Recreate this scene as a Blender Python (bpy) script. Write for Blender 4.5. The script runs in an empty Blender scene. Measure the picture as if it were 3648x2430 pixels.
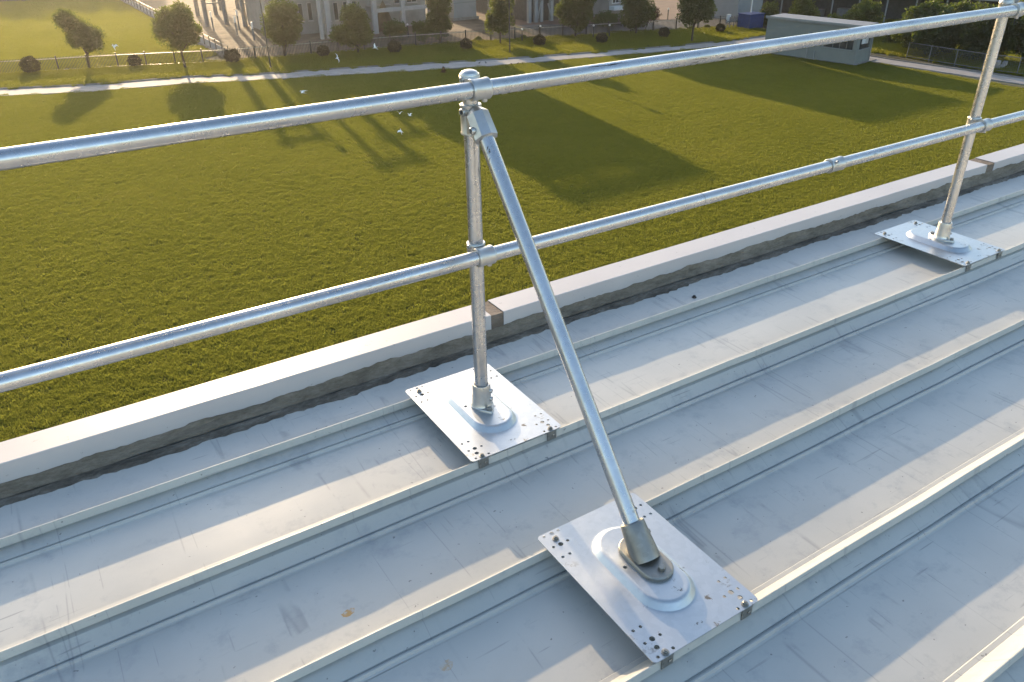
import bpy, math, random
import numpy as np
from mathutils import Vector, Matrix
from mathutils.geometry import delaunay_2d_cdt

random.seed(7)
SC = bpy.context.scene
COL = SC.collection
R_ = math.radians

# ------------------------------------------------------------------ camera
PW, PH, PF = 3648, 2430, 2794.7
TH, RO, YAW = 0.5181, -0.0147, 0.5583
C = Vector((-1.1867, -2.1179, 1.6888))
FW = Vector((math.sin(YAW) * math.cos(TH), math.cos(YAW) * math.cos(TH), -math.sin(TH)))
_R = Vector((math.cos(YAW), -math.sin(YAW), 0))
_U = _R.cross(FW)
RT = _R * math.cos(RO) + _U * math.sin(RO)
UP = -_R * math.sin(RO) + _U * math.cos(RO)
cd = bpy.data.cameras.new('camera')
cam = bpy.data.objects.new('camera', cd)
COL.objects.link(cam)
cd.sensor_fit = 'HORIZONTAL'
cd.sensor_width = 36.0
cd.lens = PF / PW * 36.0
cd.clip_start = 0.05
cd.clip_end = 2000
m = Matrix((RT, UP, -FW)).transposed().to_4x4()
m.translation = C
cam.matrix_world = m
SC.camera = cam

# ------------------------------------------------------------------ sky and sun
SUN_AZ, SUN_EL = R_(9.0), R_(13.3)          # azimuth from +Y towards +X
world = bpy.data.worlds.new('World')
SC.world = world
world.use_nodes = True
wn = world.node_tree.nodes
wl = world.node_tree.links
wn.clear()
sky = wn.new('ShaderNodeTexSky')
sky.sky_type = 'NISHITA'
sky.sun_disc = False
sky.sun_elevation = SUN_EL
sky.sun_rotation = SUN_AZ
sky.air_density = 1.0
sky.dust_density = 1.4
sky.ozone_density = 1.0
bg = wn.new('ShaderNodeBackground')
bg.inputs['Strength'].default_value = 0.14
wo = wn.new('ShaderNodeOutputWorld')
wl.new(sky.outputs[0], bg.inputs[0])
wl.new(bg.outputs[0], wo.inputs[0])

sd = bpy.data.lights.new('sun', 'SUN')
sd.energy = 2.5
sd.angle = R_(0.5)
sd.color = (1.0, 0.74, 0.45)
sun = bpy.data.objects.new('sun', sd)
COL.objects.link(sun)
sdir = Vector((math.sin(SUN_AZ) * math.cos(SUN_EL), math.cos(SUN_AZ) * math.cos(SUN_EL), math.sin(SUN_EL)))
sun.rotation_euler = sdir.to_track_quat('Z', 'Y').to_euler()
sun.location = sdir * 60

SC.view_settings.view_transform = 'Standard'
SC.view_settings.look = 'None'
SC.view_settings.exposure = 1.72
SC.view_settings.gamma = 1.0
SC.render.engine = 'CYCLES'
SC.cycles.use_denoising = True
SC.cycles.use_adaptive_sampling = False
SC.cycles.max_bounces = 8
SC.cycles.diffuse_bounces = 3
SC.cycles.glossy_bounces = 4
SC.cycles.transmission_bounces = 4
SC.cycles.volume_bounces = 0
SC.cycles.transparent_max_bounces = 8

G = -11.0            # ground level; z = 0 is the top of the roof ribs

def ray(u, v):
    return FW + RT * ((u - PW / 2) / PF) - UP * ((v - PH / 2) / PF)
def onz(u, v, z=G):
    d = ray(u, v)
    return C + d * ((z - C.z) / d.z)
def px(P):
    d = Vector(P) - C
    z = d.dot(FW)
    return PW / 2 + PF * d.dot(RT) / z, PH / 2 - PF * d.dot(UP) / z
def height_at(base, v):
    lo, hi = -5.0, 60.0
    for _ in range(50):
        mid = (lo + hi) / 2
        if px((base[0], base[1], base[2] + mid))[1] > v: lo = mid
        else: hi = mid
    return lo

# ------------------------------------------------------------------ materials
def new_mat(name):
    mt = bpy.data.materials.new(name)
    mt.use_nodes = True
    nt = mt.node_tree
    b = nt.nodes['Principled BSDF']
    return mt, nt, b
def N(nt, typ, **kw):
    n = nt.nodes.new(typ)
    for k, v in kw.items():
        if k in n.bl_rna.properties: setattr(n, k, v)
        else: n.inputs[k].default_value = v
    return n
def coords(nt, scale=(1, 1, 1), src='Object'):
    tc = N(nt, 'ShaderNodeTexCoord')
    mp = N(nt, 'ShaderNodeMapping')
    mp.inputs['Scale'].default_value = scale
    nt.links.new(tc.outputs[src], mp.inputs[0])
    return mp.outputs[0]
def worldpos(nt, scale=(1, 1, 1)):
    g = N(nt, 'ShaderNodeNewGeometry')
    mp = N(nt, 'ShaderNodeMapping')
    mp.inputs['Scale'].default_value = scale
    nt.links.new(g.outputs['Position'], mp.inputs[0])
    return mp.outputs[0]
def noise(nt, vec, scale, detail=4, rough=0.55):
    n = N(nt, 'ShaderNodeTexNoise')
    n.inputs['Scale'].default_value = scale
    n.inputs['Detail'].default_value = detail
    n.inputs['Roughness'].default_value = rough
    nt.links.new(vec, n.inputs['Vector'])
    return n.outputs['Fac']
def ramp(nt, fac, stops):
    r = N(nt, 'ShaderNodeValToRGB')
    el = r.color_ramp.elements
    while len(el) < len(stops): el.new(0.5)
    for e, (p, c) in zip(el, stops):
        e.position = p
        e.color = c if len(c) == 4 else (*c, 1)
    nt.links.new(fac, r.inputs[0])
    return r.outputs[0]
def mixc(nt, fac, a, b, mode='MIX'):
    mx = N(nt, 'ShaderNodeMix', data_type='RGBA', blend_type=mode)
    for s, v in ((0, fac), (6, a), (7, b)):
        if hasattr(v, 'node'): nt.links.new(v, mx.inputs[s])
        else: mx.inputs[s].default_value = v if s == 0 else (*v, 1) if len(v) == 3 else v
    return mx.outputs[2]
def mth(nt, op, a, b=0.0):
    n = N(nt, 'ShaderNodeMath', operation=op)
    for i, v in enumerate((a, b)):
        if hasattr(v, 'node'): nt.links.new(v, n.inputs[i])
        else: n.inputs[i].default_value = v
    return n.outputs[0]
def bump(nt, b, h, strength=0.3, dist=0.01):
    bp = N(nt, 'ShaderNodeBump')
    bp.inputs['Strength'].default_value = strength
    bp.inputs['Distance'].default_value = dist
    nt.links.new(h, bp.inputs['Height'])
    nt.links.new(bp.outputs[0], b.inputs['Normal'])
def bw(a, b=None):
    return (a, a, a) if b is None else (a, a, b)

def simple(name, col, rough=0.7, metal=0.0, var=0.25, scale=3.0, bmp=0.0, bscale=40.0, src='Object'):
    mt, nt, b = new_mat(name)
    v = coords(nt, src=src)
    f = noise(nt, v, scale, 5)
    lo = tuple(c * (1 - var) for c in col)
    hi = tuple(min(1, c * (1 + var)) for c in col)
    nt.links.new(ramp(nt, f, [(0.3, lo), (0.7, hi)]), b.inputs['Base Color'])
    b.inputs['Roughness'].default_value = rough
    b.inputs['Metallic'].default_value = metal
    if bmp: bump(nt, b, noise(nt, v, bscale, 4), bmp, 0.01)
    return mt

def mat_galv(name, axis='x', mott=1.0, col=(0.48, 0.48, 0.485), rough=0.27, scuff=1.0, spangle=True, bmp=0.0):
    mt, nt, b = new_mat(name)
    sc = {'x': (2.2, 30, 30), 'z': (30, 30, 2.2), 'n': (9, 9, 9)}[axis]
    v = coords(nt)
    vs = coords(nt, sc)
    f1 = noise(nt, v, 6, 5, 0.6)
    base = ramp(nt, f1, [(0.3, tuple(c * (1 - 0.14 * mott) for c in col)), (0.7, tuple(min(1, c * (1 + 0.1 * mott)) for c in col))])
    if spangle:
        vo = N(nt, 'ShaderNodeTexVoronoi')
        vo.inputs['Scale'].default_value = 70
        nt.links.new(v, vo.inputs['Vector'])
        hue = N(nt, 'ShaderNodeSeparateColor')
        nt.links.new(vo.outputs['Color'], hue.inputs[0])
        base = mixc(nt, 0.06, base, ramp(nt, hue.outputs[0], [(0.0, bw(0.3)), (1.0, bw(0.85))]))
    f2 = noise(nt, vs, 1.6, 6, 0.7)
    f3 = noise(nt, v, 2.3, 3)
    mask = mth(nt, 'MULTIPLY', ramp(nt, f2, [(0.60, bw(0.0)), (0.64, bw(1.0))]), ramp(nt, f3, [(0.50, bw(0.0)), (0.60, bw(scuff))]))
    base = mixc(nt, mask, base, (0.05, 0.045, 0.04))
    nt.links.new(base, b.inputs['Base Color'])
    b.inputs['Metallic'].default_value = 0.92
    rg = ramp(nt, noise(nt, v, 25, 4), [(0.3, bw(rough * (1 - 0.2 * mott))), (0.7, bw(rough * (1 + 0.3 * mott)))])
    nt.links.new(mixc(nt, mask, rg, (0.7, 0.7, 0.7)), b.inputs['Roughness'])
    if bmp: bump(nt, b, noise(nt, vs, 1.2, 3), bmp, 0.003)
    return mt

def mat_roof():
    mt, nt, b = new_mat('roof_paint')
    v = coords(nt)
    col = ramp(nt, noise(nt, v, 1.7, 6, 0.62), [(0.28, (0.365, 0.37, 0.355)), (0.72, (0.445, 0.445, 0.42))])
    # fine speckle, grime
    g = ramp(nt, noise(nt, v, 9, 8, 0.72), [(0.53, bw(0.0)), (0.76, bw(0.75))])
    col = mixc(nt, g, col, (0.25, 0.265, 0.28))
    # scratches: thin stretched noise in two directions
    for sc, rot, th, ap in (((4, 90, 90), 0.3, 0.70, 0.45), ((90, 5, 90), 0.12, 0.71, 0.4)):
        mp = N(nt, 'ShaderNodeMapping')
        mp.inputs['Rotation'].default_value = (0, 0, rot)
        mp.inputs['Scale'].default_value = sc
        tc = N(nt, 'ShaderNodeTexCoord')
        nt.links.new(tc.outputs['Object'], mp.inputs[0])
        s = ramp(nt, noise(nt, mp.outputs[0], 1.0, 1, 0.5), [(th, bw(0)), (th + 0.03, bw(ap))])
        k = ramp(nt, noise(nt, v, 3.1 + rot, 3), [(0.50, bw(0)), (0.62, bw(1))])
        col = mixc(nt, mth(nt, 'MULTIPLY', s, k), col, (0.15, 0.155, 0.165))
    # creases across the pans: thin iso-lines of a noise that hardly changes along y
    for sc, off in (((3.1, 0.12, 0.0), 0.0), ((4.3, -0.16, 0.0), 3.7)):
        mp = N(nt, 'ShaderNodeMapping')
        mp.inputs['Location'].default_value = (off, off, 0)
        mp.inputs['Scale'].default_value = sc
        tc = N(nt, 'ShaderNodeTexCoord')
        nt.links.new(tc.outputs['Object'], mp.inputs[0])
        li = mth(nt, 'ABSOLUTE', mth(nt, 'SUBTRACT', noise(nt, mp.outputs[0], 1.0, 2), 0.5))
        li = ramp(nt, li, [(0.0, bw(0.42)), (0.004, bw(0.0))])
        k = ramp(nt, noise(nt, v, 3.7 + off, 3), [(0.48, bw(0)), (0.56, bw(1))])
        col = mixc(nt, mth(nt, 'MULTIPLY', li, k), col, (0.17, 0.18, 0.19))
    # small dark specks of dirt
    sp = ramp(nt, noise(nt, v, 55, 2, 0.5), [(0.735, bw(0)), (0.75, bw(0.8))])
    col = mixc(nt, sp, col, (0.16, 0.16, 0.16))
    # two yellow-brown smudges that lie on the pans
    for (x, y, r, amp) in ((-0.766, -0.543, 0.020, 0.9), (-0.618, -0.860, 0.026, 0.5)):
        mp = N(nt, 'ShaderNodeMapping')
        mp.inputs['Location'].default_value = (-x / r, -y / (r * 0.6), 0)
        mp.inputs['Scale'].default_value = (1 / r, 1 / (r * 0.6), 0.0)
        tc = N(nt, 'ShaderNodeNewGeometry')
        nt.links.new(tc.outputs['Position'], mp.inputs[0])
        ln = N(nt, 'ShaderNodeVectorMath', operation='LENGTH')
        nt.links.new(mp.outputs[0], ln.inputs[0])
        d = mth(nt, 'ADD', ln.outputs['Value'], mth(nt, 'MULTIPLY', mth(nt, 'SUBTRACT', noise(nt, v, 38, 4), 0.5), 2.2))
        k = ramp(nt, d, [(0.0, bw(amp)), (0.9 / 1.0, bw(amp)), (1.0, bw(0.0))])
        k2 = mth(nt, 'MULTIPLY', k, ramp(nt, noise(nt, v, 70, 3), [(0.42, bw(0.2)), (0.55, bw(1))]))
        col = mixc(nt, k2, col, (0.42, 0.24, 0.07))
    nt.links.new(col, b.inputs['Base Color'])
    nt.links.new(ramp(nt, noise(nt, v, 6, 5), [(0.3, bw(0.34)), (0.7, bw(0.42))]), b.inputs['Roughness'])
    b.inputs['Specular IOR Level'].default_value = 0.22
    bump(nt, b, mth(nt, 'ADD', noise(nt, v, 4.0, 3), mth(nt, 'MULTIPLY', noise(nt, v, 120, 3), 0.06)), 0.05, 0.02)
    return mt

def mat_coping():
    mt, nt, b = new_mat('coping_paint')
    v = coords(nt)
    col = ramp(nt, noise(nt, v, 2.3, 5), [(0.3, (0.41, 0.385, 0.385)), (0.7, (0.455, 0.43, 0.425))])
    sp = ramp(nt, noise(nt, v, 42, 3, 0.55), [(0.70, bw(0)), (0.74, bw(0.6))])
    col = mixc(nt, sp, col, (0.22, 0.21, 0.20))
    nt.links.new(col, b.inputs['Base Color'])
    b.inputs['Roughness'].default_value = 0.45
    b.inputs['Specular IOR Level'].default_value = 0.3
    bump(nt, b, noise(nt, v, 7, 3), 0.04, 0.02)
    return mt

def mat_mortar(name, stops, bmp=0.9):
    mt, nt, b = new_mat(name)
    v = coords(nt, (1, 2.5, 2.5))
    f = mth(nt, 'ADD', mth(nt, 'MULTIPLY', noise(nt, v, 7, 8, 0.7), 0.7), mth(nt, 'MULTIPLY', noise(nt, v, 45, 6, 0.7), 0.3))
    nt.links.new(ramp(nt, f, stops), b.inputs['Base Color'])
    b.inputs['Roughness'].default_value = 0.95
    bump(nt, b, noise(nt, v, 30, 8, 0.7), bmp, 0.02)
    return mt

def mat_leaf(name, dark, light, trans, tw=0.45, wp=1.2):
    mt, nt, b = new_mat(name)
    nt.nodes.remove(b)
    out = nt.nodes['Material Output']
    v = worldpos(nt)
    f = mth(nt, 'ADD', mth(nt, 'MULTIPLY', noise(nt, v, wp, 4), 0.6), mth(nt, 'MULTIPLY', noise(nt, v, 14, 2), 0.4))
    col = ramp(nt, f, [(0.35, dark), (0.65, light)])
    d = N(nt, 'ShaderNodeBsdfDiffuse')
    nt.links.new(col, d.inputs[0])
    t = N(nt, 'ShaderNodeBsdfTranslucent')
    nt.links.new(mixc(nt, 0.75, col, trans), t.inputs[0])
    mx = N(nt, 'ShaderNodeMixShader')
    mx.inputs[0].default_value = tw
    nt.links.new(d.outputs[0], mx.inputs[1])
    nt.links.new(t.outputs[0], mx.inputs[2])
    gl = N(nt, 'ShaderNodeBsdfGlossy')
    gl.inputs['Roughness'].default_value = 0.45
    m2 = N(nt, 'ShaderNodeMixShader')
    m2.inputs[0].default_value = 0.03
    nt.links.new(mx.outputs[0], m2.inputs[1])
    nt.links.new(gl.outputs[0], m2.inputs[2])
    nt.links.new(m2.outputs[0], out.inputs[0])
    return mt

def mat_blade(name, a, b_, c, trans, tw=0.5):
    mt, nt, b = new_mat(name)
    nt.nodes.remove(b)
    out = nt.nodes['Material Output']
    v = worldpos(nt)
    f1 = noise(nt, v, 0.16, 4, 0.6)
    f2 = noise(nt, v, 1.5, 5, 0.65)
    f3 = noise(nt, v, 16.0, 3, 0.7)
    f = mth(nt, 'ADD', mth(nt, 'ADD', mth(nt, 'MULTIPLY', f1, 0.33), mth(nt, 'MULTIPLY', f2, 0.27)), mth(nt, 'MULTIPLY', f3, 0.40))
    col = ramp(nt, f, [(0.39, a), (0.50, b_), (0.61, c)])
    d = N(nt, 'ShaderNodeBsdfDiffuse')
    nt.links.new(col, d.inputs[0])
    t = N(nt, 'ShaderNodeBsdfTranslucent')
    nt.links.new(mixc(nt, 0.6, col, trans), t.inputs[0])
    mx = N(nt, 'ShaderNodeMixShader')
    mx.inputs[0].default_value = tw
    nt.links.new(d.outputs[0], mx.inputs[1])
    nt.links.new(t.outputs[0], mx.inputs[2])
    nt.links.new(mx.outputs[0], out.inputs[0])
    return mt

M = {}
M['rail'] = mat_galv('galvanised_rail', 'x')
M['post'] = mat_galv('galvanised_post', 'z')
M['cast'] = mat_galv('galvanised_casting', 'n', 1.0, (0.46, 0.46, 0.45), 0.38, 0.6, True, 0.08)
M['plate'] = mat_galv('galvanised_plate', 'n', 0.15, (0.45, 0.47, 0.485), 0.37, 0.8, True, 0.0)
M['dark_cast'] = mat_galv('weathered_casting', 'n', 1.0, (0.25, 0.245, 0.225), 0.45, 0.6, True, 0.1)
M['roof'] = mat_roof()
M['coping'] = mat_coping()
M['mortar'] = mat_mortar('cement_fillet', [(0.34, (0.10, 0.082, 0.058)), (0.5, (0.20, 0.168, 0.125)), (0.66, (0.29, 0.25, 0.20))])
M['debris'] = mat_mortar('gutter_dirt', [(0.36, (0.04, 0.034, 0.027)), (0.50, (0.125, 0.108, 0.085)), (0.66, (0.26, 0.235, 0.20))])
M['joint'] = mat_mortar('bare_concrete', [(0.34, (0.09, 0.07, 0.053)), (0.5, (0.15, 0.12, 0.095)), (0.66, (0.22, 0.18, 0.15))], 0.5)
M['wall'] = simple('wall_paint', (0.55, 0.54, 0.52), 0.85, var=0.08)
M['rubber'] = simple('dark_rubber', (0.03, 0.03, 0.032), 0.7)
M['soil'] = simple('lawn_soil', (0.024, 0.027, 0.009), 0.95, var=0.35, scale=2, bmp=0.5, bscale=12)
M['field'] = simple('field_soil', (0.04, 0.046, 0.012), 0.95, var=0.3, scale=1, bmp=0.5, bscale=9)
M['verge'] = simple('verge_soil', (0.024, 0.028, 0.010), 0.95, var=0.35, scale=1.5, bmp=0.5, bscale=8)
M['path'] = simple('path_concrete', (0.24, 0.225, 0.215), 0.8, var=0.16, scale=1.6, bmp=0.25, bscale=25)
M['kerb'] = simple('kerb_concrete', (0.16, 0.15, 0.14), 0.85, var=0.25, scale=2)
M['gravel'] = simple('yard_gravel', (0.105, 0.072, 0.043), 0.95, var=0.4, scale=0.9, bmp=0.8, bscale=14)
M['asphalt'] = simple('asphalt', (0.055, 0.053, 0.052), 0.85, var=0.25, scale=0.8, bmp=0.3, bscale=30)
M['redsoil'] = simple('red_soil', (0.085, 0.045, 0.034), 0.95, var=0.3, scale=0.8, bmp=0.8, bscale=6)
M['ground'] = simple('far_ground', (0.07, 0.075, 0.03), 0.95, var=0.4, scale=0.05)
M['fence_dark'] = simple('fence_steel', (0.03, 0.028, 0.026), 0.5, 0.0, var=0.3)
M['fence_rail'] = simple('fence_rail_sunlit', (0.22, 0.21, 0.19), 0.4, 0.2, var=0.3)  # sunlight on the rails is put into this paler tone
M['fence_panel'] = simple('grey_panel', (0.20, 0.21, 0.23), 0.8, var=0.18)  # plain grey for the solid panels between the posts
M['bark'] = simple('bark', (0.05, 0.038, 0.028), 0.95, var=0.4, scale=6, bmp=0.8, bscale=20)
M['conc'] = simple('concrete_frame', (0.30, 0.275, 0.255), 0.85, var=0.12, scale=1.2)
M['concwall'] = simple('rendered_wall', (0.22, 0.20, 0.18), 0.9, var=0.18, scale=0.8)
M['glassdark'] = simple('window_glass', (0.035, 0.038, 0.042), 0.12, var=0.3)
M['sheet_grey'] = simple('grey_cladding', (0.20, 0.21, 0.21), 0.7, var=0.08, scale=1)
M['steelgrey'] = simple('grey_steel', (0.12, 0.122, 0.125), 0.6, 0.0, var=0.2)
M['darkwall'] = simple('dark_cladding', (0.04, 0.04, 0.042), 0.8, var=0.3)
M['huts'] = simple('hut_render', (0.15, 0.162, 0.150), 0.85, var=0.06, scale=1.5)
M['hutroof'] = simple('hut_roof_sheet', (0.17, 0.17, 0.175), 0.6, var=0.15)
M['whitepaint'] = simple('white_paint', (0.5, 0.5, 0.49), 0.6, var=0.06)
M['insul'] = simple('porcelain', (0.62, 0.60, 0.57), 0.2, var=0.1)
M['blue'] = simple('blue_tarp', (0.01, 0.035, 0.12), 0.5, var=0.25)
M['feather'] = simple('white_feather', (0.85, 0.85, 0.82), 0.8, var=0.04)
M['darkfeather'] = simple('dark_feather', (0.03, 0.025, 0.022), 0.8, var=0.3)
M['leaf'] = mat_leaf('tree_leaf', (0.009, 0.016, 0.004), (0.024, 0.038, 0.008), (0.26, 0.32, 0.02), 0.48)
M['leafdark'] = mat_leaf('shade_tree_leaf', (0.009, 0.016, 0.006), (0.024, 0.037, 0.011), (0.18, 0.24, 0.02))
M['bush'] = mat_leaf('clipped_bush_leaf', (0.016, 0.016, 0.007), (0.036, 0.030, 0.012), (0.07, 0.06, 0.015), 0.2)
M['drybush'] = mat_leaf('dry_leaf', (0.055, 0.025, 0.012), (0.10, 0.045, 0.02), (0.12, 0.06, 0.02), 0.3)
M['blade'] = mat_blade('lawn_blade', (0.022, 0.042, 0.015), (0.056, 0.077, 0.021), (0.104, 0.103, 0.031), (0.37, 0.38, 0.055), 0.55)
M['tallblade'] = mat_blade('rough_blade', (0.036, 0.055, 0.010), (0.065, 0.085, 0.015), (0.10, 0.105, 0.022), (0.40, 0.40, 0.05), 0.55)

# ------------------------------------------------------------------ mesh helpers
ORIG = {}
class MB:
    def __init__(s): s.v = []; s.f = []
    def add(s, vs, fs):
        o = len(s.v)
        s.v.extend([tuple(x) for x in vs]); s.f.extend([tuple(i + o for i in q) for q in fs])
        return s
    def box(s, x0, x1, y0, y1, z0, z1):
        return s.add([(x0, y0, z0), (x1, y0, z0), (x1, y1, z0), (x0, y1, z0), (x0, y0, z1), (x1, y0, z1), (x1, y1, z1), (x0, y1, z1)],
                     [(0, 3, 2, 1), (4, 5, 6, 7), (0, 1, 5, 4), (1, 2, 6, 5), (2, 3, 7, 6), (3, 0, 4, 7)])
    def bar(s, p, q, w, h, up=(0, 0, 1)):
        """rectangular bar from p to q, w across, h along 'up'"""
        p, q = Vector(p), Vector(q)
        d = (q - p).normalized()
        sd_ = d.cross(Vector(up)).normalized() * (w / 2)
        u = sd_.cross(d).normalized() * (h / 2)
        vs = [a + b * sd_ + c * u for a in (p, q) for b, c in ((-1, -1), (1, -1), (1, 1), (-1, 1))]
        return s.add(vs, [(0, 3, 2, 1), (4, 5, 6, 7), (0, 1, 5, 4), (1, 2, 6, 5), (2, 3, 7, 6), (3, 0, 4, 7)])
    def rings(s, pts, rads, n=16, cap=True, ref=None):
        """tube through pts with radii"""
        pts = [Vector(p) for p in pts]
        vs = []
        prev = None
        for i, p in enumerate(pts):
            d = (pts[min(i + 1, len(pts) - 1)] - pts[max(i - 1, 0)])
            if d.length < 1e-9: d = prev if prev else Vector((0, 0, 1))
            d.normalize(); prev = d
            a = Vector(ref) if ref else (Vector((0, 0, 1)) if abs(d.z) < 0.9 else Vector((1, 0, 0)))
            e1 = d.cross(a).normalized(); e2 = d.cross(e1)
            for k in range(n):
                t = 2 * math.pi * k / n
                vs.append(p + (e1 * math.cos(t) + e2 * math.sin(t)) * rads[i])
        fs = []
        for i in range(len(pts) - 1):
            for k in range(n):
                a = i * n + k; b = i * n + (k + 1) % n
                fs.append((a, b, b + n, a + n))
        if cap:
            fs.append(tuple(range(n - 1, -1, -1)))
            fs.append(tuple(range((len(pts) - 1) * n, len(pts) * n)))
        return s.add(vs, fs)
    def tube(s, p, q, r, r2=None, n=16, cap=True):
        return s.rings([p, q], [r, r if r2 is None else r2], n, cap)
    def lathe(s, base, axis, prof, n=24):
        """prof: (radius, height along axis)"""
        base, axis = Vector(base), Vector(axis).normalized()
        pts = [base + axis * h for r, h in prof]
        a = Vector((0, 0, 1)) if abs(axis.z) < 0.9 else Vector((1, 0, 0))
        e1 = axis.cross(a).normalized(); e2 = axis.cross(e1)
        vs = []
        for (r, h), p in zip(prof, pts):
            for k in range(n):
                t = 2 * math.pi * k / n
                vs.append(p + (e1 * math.cos(t) + e2 * math.sin(t)) * r)
        fs = []
        for i in range(len(prof) - 1):
            for k in range(n):
                x = i * n + k; y = i * n + (k + 1) % n
                fs.append((x, y, y + n, x + n))
        fs.append(tuple(range(n - 1, -1, -1)))
        fs.append(tuple(range((len(prof) - 1) * n, len(prof) * n)))
        return s.add(vs, fs)
    def prism(s, poly, z0, z1, bev=0.0):
        n = len(poly)
        if bev:
            cx = sum(p[0] for p in poly) / n; cy = sum(p[1] for p in poly) / n
            def sh(p):
                d = Vector((p[0] - cx, p[1] - cy)); L = d.length
                return (cx + d.x * (L - bev) / L, cy + d.y * (L - bev) / L)
            top = [sh(p) for p in poly]
            vs = [(x, y, z0) for x, y in poly] + [(x, y, z1 - bev) for x, y in poly] + [(x, y, z1) for x, y in top]
            fs = [tuple(range(n - 1, -1, -1)), tuple(range(2 * n, 3 * n))]
            for l in (0, n):
                fs += [(l + k, l + (k + 1) % n, l + n + (k + 1) % n, l + n + k) for k in range(n)]
        else:
            vs = [(x, y, z0) for x, y in poly] + [(x, y, z1) for x, y in poly]
            fs = [tuple(range(n - 1, -1, -1)), tuple(range(n, 2 * n))] + [(k, (k + 1) % n, n + (k + 1) % n, n + k) for k in range(n)]
        return s.add(vs, fs)
    def mesh(s, name, mat, smooth=None, off=(0, 0, 0)):
        me = bpy.data.meshes.new(name)
        ox, oy, oz = off
        me.from_pydata([(x - ox, y - oy, z - oz) for x, y, z in s.v], [], s.f)
        me.materials.append(mat)
        if smooth is not None:
            me.polygons.foreach_set('use_smooth', [True] * len(me.polygons))
            me.set_sharp_from_angle(angle=R_(smooth))
        me.update()
        return me
    def build(s, name, mat, parent=None, smooth=None, origin=None):
        off = ORIG.get(parent.name, (0, 0, 0)) if parent else (origin or (0, 0, 0))
        o = bpy.data.objects.new(name, s.mesh(name, mat, smooth, off))
        COL.objects.link(o)
        if parent:
            o.parent = parent
            ORIG[o.name] = off
        else:
            o.location = off
            ORIG[o.name] = off
        return o
def tag(o, label=None, cat=None, group=None, kind=None):
    if label: o['label'] = label
    if cat: o['category'] = cat
    if group: o['group'] = group
    if kind: o['kind'] = kind
    return o
def thing(name, loc, label, cat, group=None):
    o = bpy.data.objects.new(name, None)
    COL.objects.link(o)
    o.empty_display_size = 0.2
    o.location = loc
    ORIG[o.name] = tuple(loc)
    return tag(o, label, cat, group)
def copy_tree(o, parent=None):
    c = o.copy()
    COL.objects.link(c)
    c.parent = parent
    for ch in o.children:
        copy_tree(ch, c)
    return c
def sheet(name, poly, z, mat, kind='structure', thick=0.0):
    mb = MB()
    if thick: mb.prism(poly, z - thick, z)
    else: mb.add([(x, y, z) for x, y in poly], [tuple(range(len(poly)))])
    return tag(mb.build(name, mat), kind=kind)

# ------------------------------------------------------------------ ground, lawn, path, yard
sheet('ground', [(-500, -500), (600, -500), (600, 700), (-500, 700)], G - 0.03, M['ground'])
# path edges measured on the ground plane
near = [(-30, 84.0), (-12, 74.8), (-1.48, 69.34), (4.5, 66.9), (11.3, 65.6), (15.85, 63.7), (24.36, 60.9), (34.26, 57.6), (43.5, 55.7), (50.5, 54.2), (57.3, 53.0), (61.6, 52.2)]
far = [(-29, 86.8), (-11, 77.4), (-1.34, 72.0), (4.9, 69.4), (11.9, 68.1), (16.5, 65.9), (25.4, 63.3), (35.7, 59.8), (44.6, 57.4), (51.3, 55.9), (57.9, 54.8), (64.2, 54.4)]
def strip(name, a, b, z, mat, kind='structure'):
    mb = MB()
    n = len(a)
    mb.add([(x, y, z) for x, y in a] + [(x, y, z) for x, y in b], [(i, i + 1, n + i + 1, n + i) for i in range(n - 1)])
    return tag(mb.build(name, mat), kind=kind)
lawn_poly = [(-30, 0.75), (61.6, 0.75), (61.6, 52.2)] + near[::-1][1:]
sheet('lawn', lawn_poly, G, M['soil'])
nearR = [(61.6, 52.2), (61.4, 46), (61.45, 38.7), (62.4, 28.0), (62.6, 5)]
farR = [(64.2, 54.4), (63.3, 46), (63.2, 39.7), (64.3, 28.6), (64.6, 5)]
strip('path', near + nearR[1:], far + farR[1:], G + 0.03, M['path'])
# kerbs along the far edge of the path (a low concrete step)
def kerb(name, pts, w, h, mat, side=1):
    mb = MB()
    n = len(pts)
    vs, fs = [], []
    for i, (x, y) in enumerate(pts):
        a = Vector(pts[max(i - 1, 0)]); b = Vector(pts[min(i + 1, n - 1)])
        d = (b - a).normalized(); nn = Vector((-d.y, d.x)) * side
        for t, z in ((0, G - 0.02), (0, G + h), (w, G + h), (w, G - 0.02)):
            vs.append((x + nn.x * t, y + nn.y * t, z))
    for i in range(n - 1):
        for k in range(3):
            fs.append((4 * i + k, 4 * i + 4 + k, 4 * i + 5 + k, 4 * i + 1 + k))
    mb.add(vs, fs)
    return tag(mb.build(name, mat), kind='structure')
kerb('path_kerb', far + farR[1:], 0.14, 0.12, M['kerb'])
kerb('path_edging', near + nearR[1:], 0.10, 0.06, M['path'], -1)
fence_line = [(-14, 84.6), (-0.7, 78.6), (7.2, 76.3), (16.3, 72.9), (25.6, 71.6), (32.7, 70.4), (40.1, 68.6), (47.7, 66.2), (55.6, 64.2), (62.3, 61.8), (67.5, 60.2)]
verge_far = [(x, y + 0.6) for x, y in fence_line]
vp = far + [(67.5, 54.4)] + verge_far[::-1] + [(-29, 92)]
sheet('verge', vp, G + 0.004, M['verge'])
sheet('side_verge', [(64.3, 0.7), (110, 0.7), (110, 54.4), (64.2, 54.4)], G + 0.004, M['verge'])
sheet('field', [(-120, 80), (-30, 90), (-14, 85.2), (-0.7, 79.2), (7.2, 76.9), (16.3, 73.5), (17.0, 170), (-120, 170)], G + 0.002, M['field'])
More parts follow.
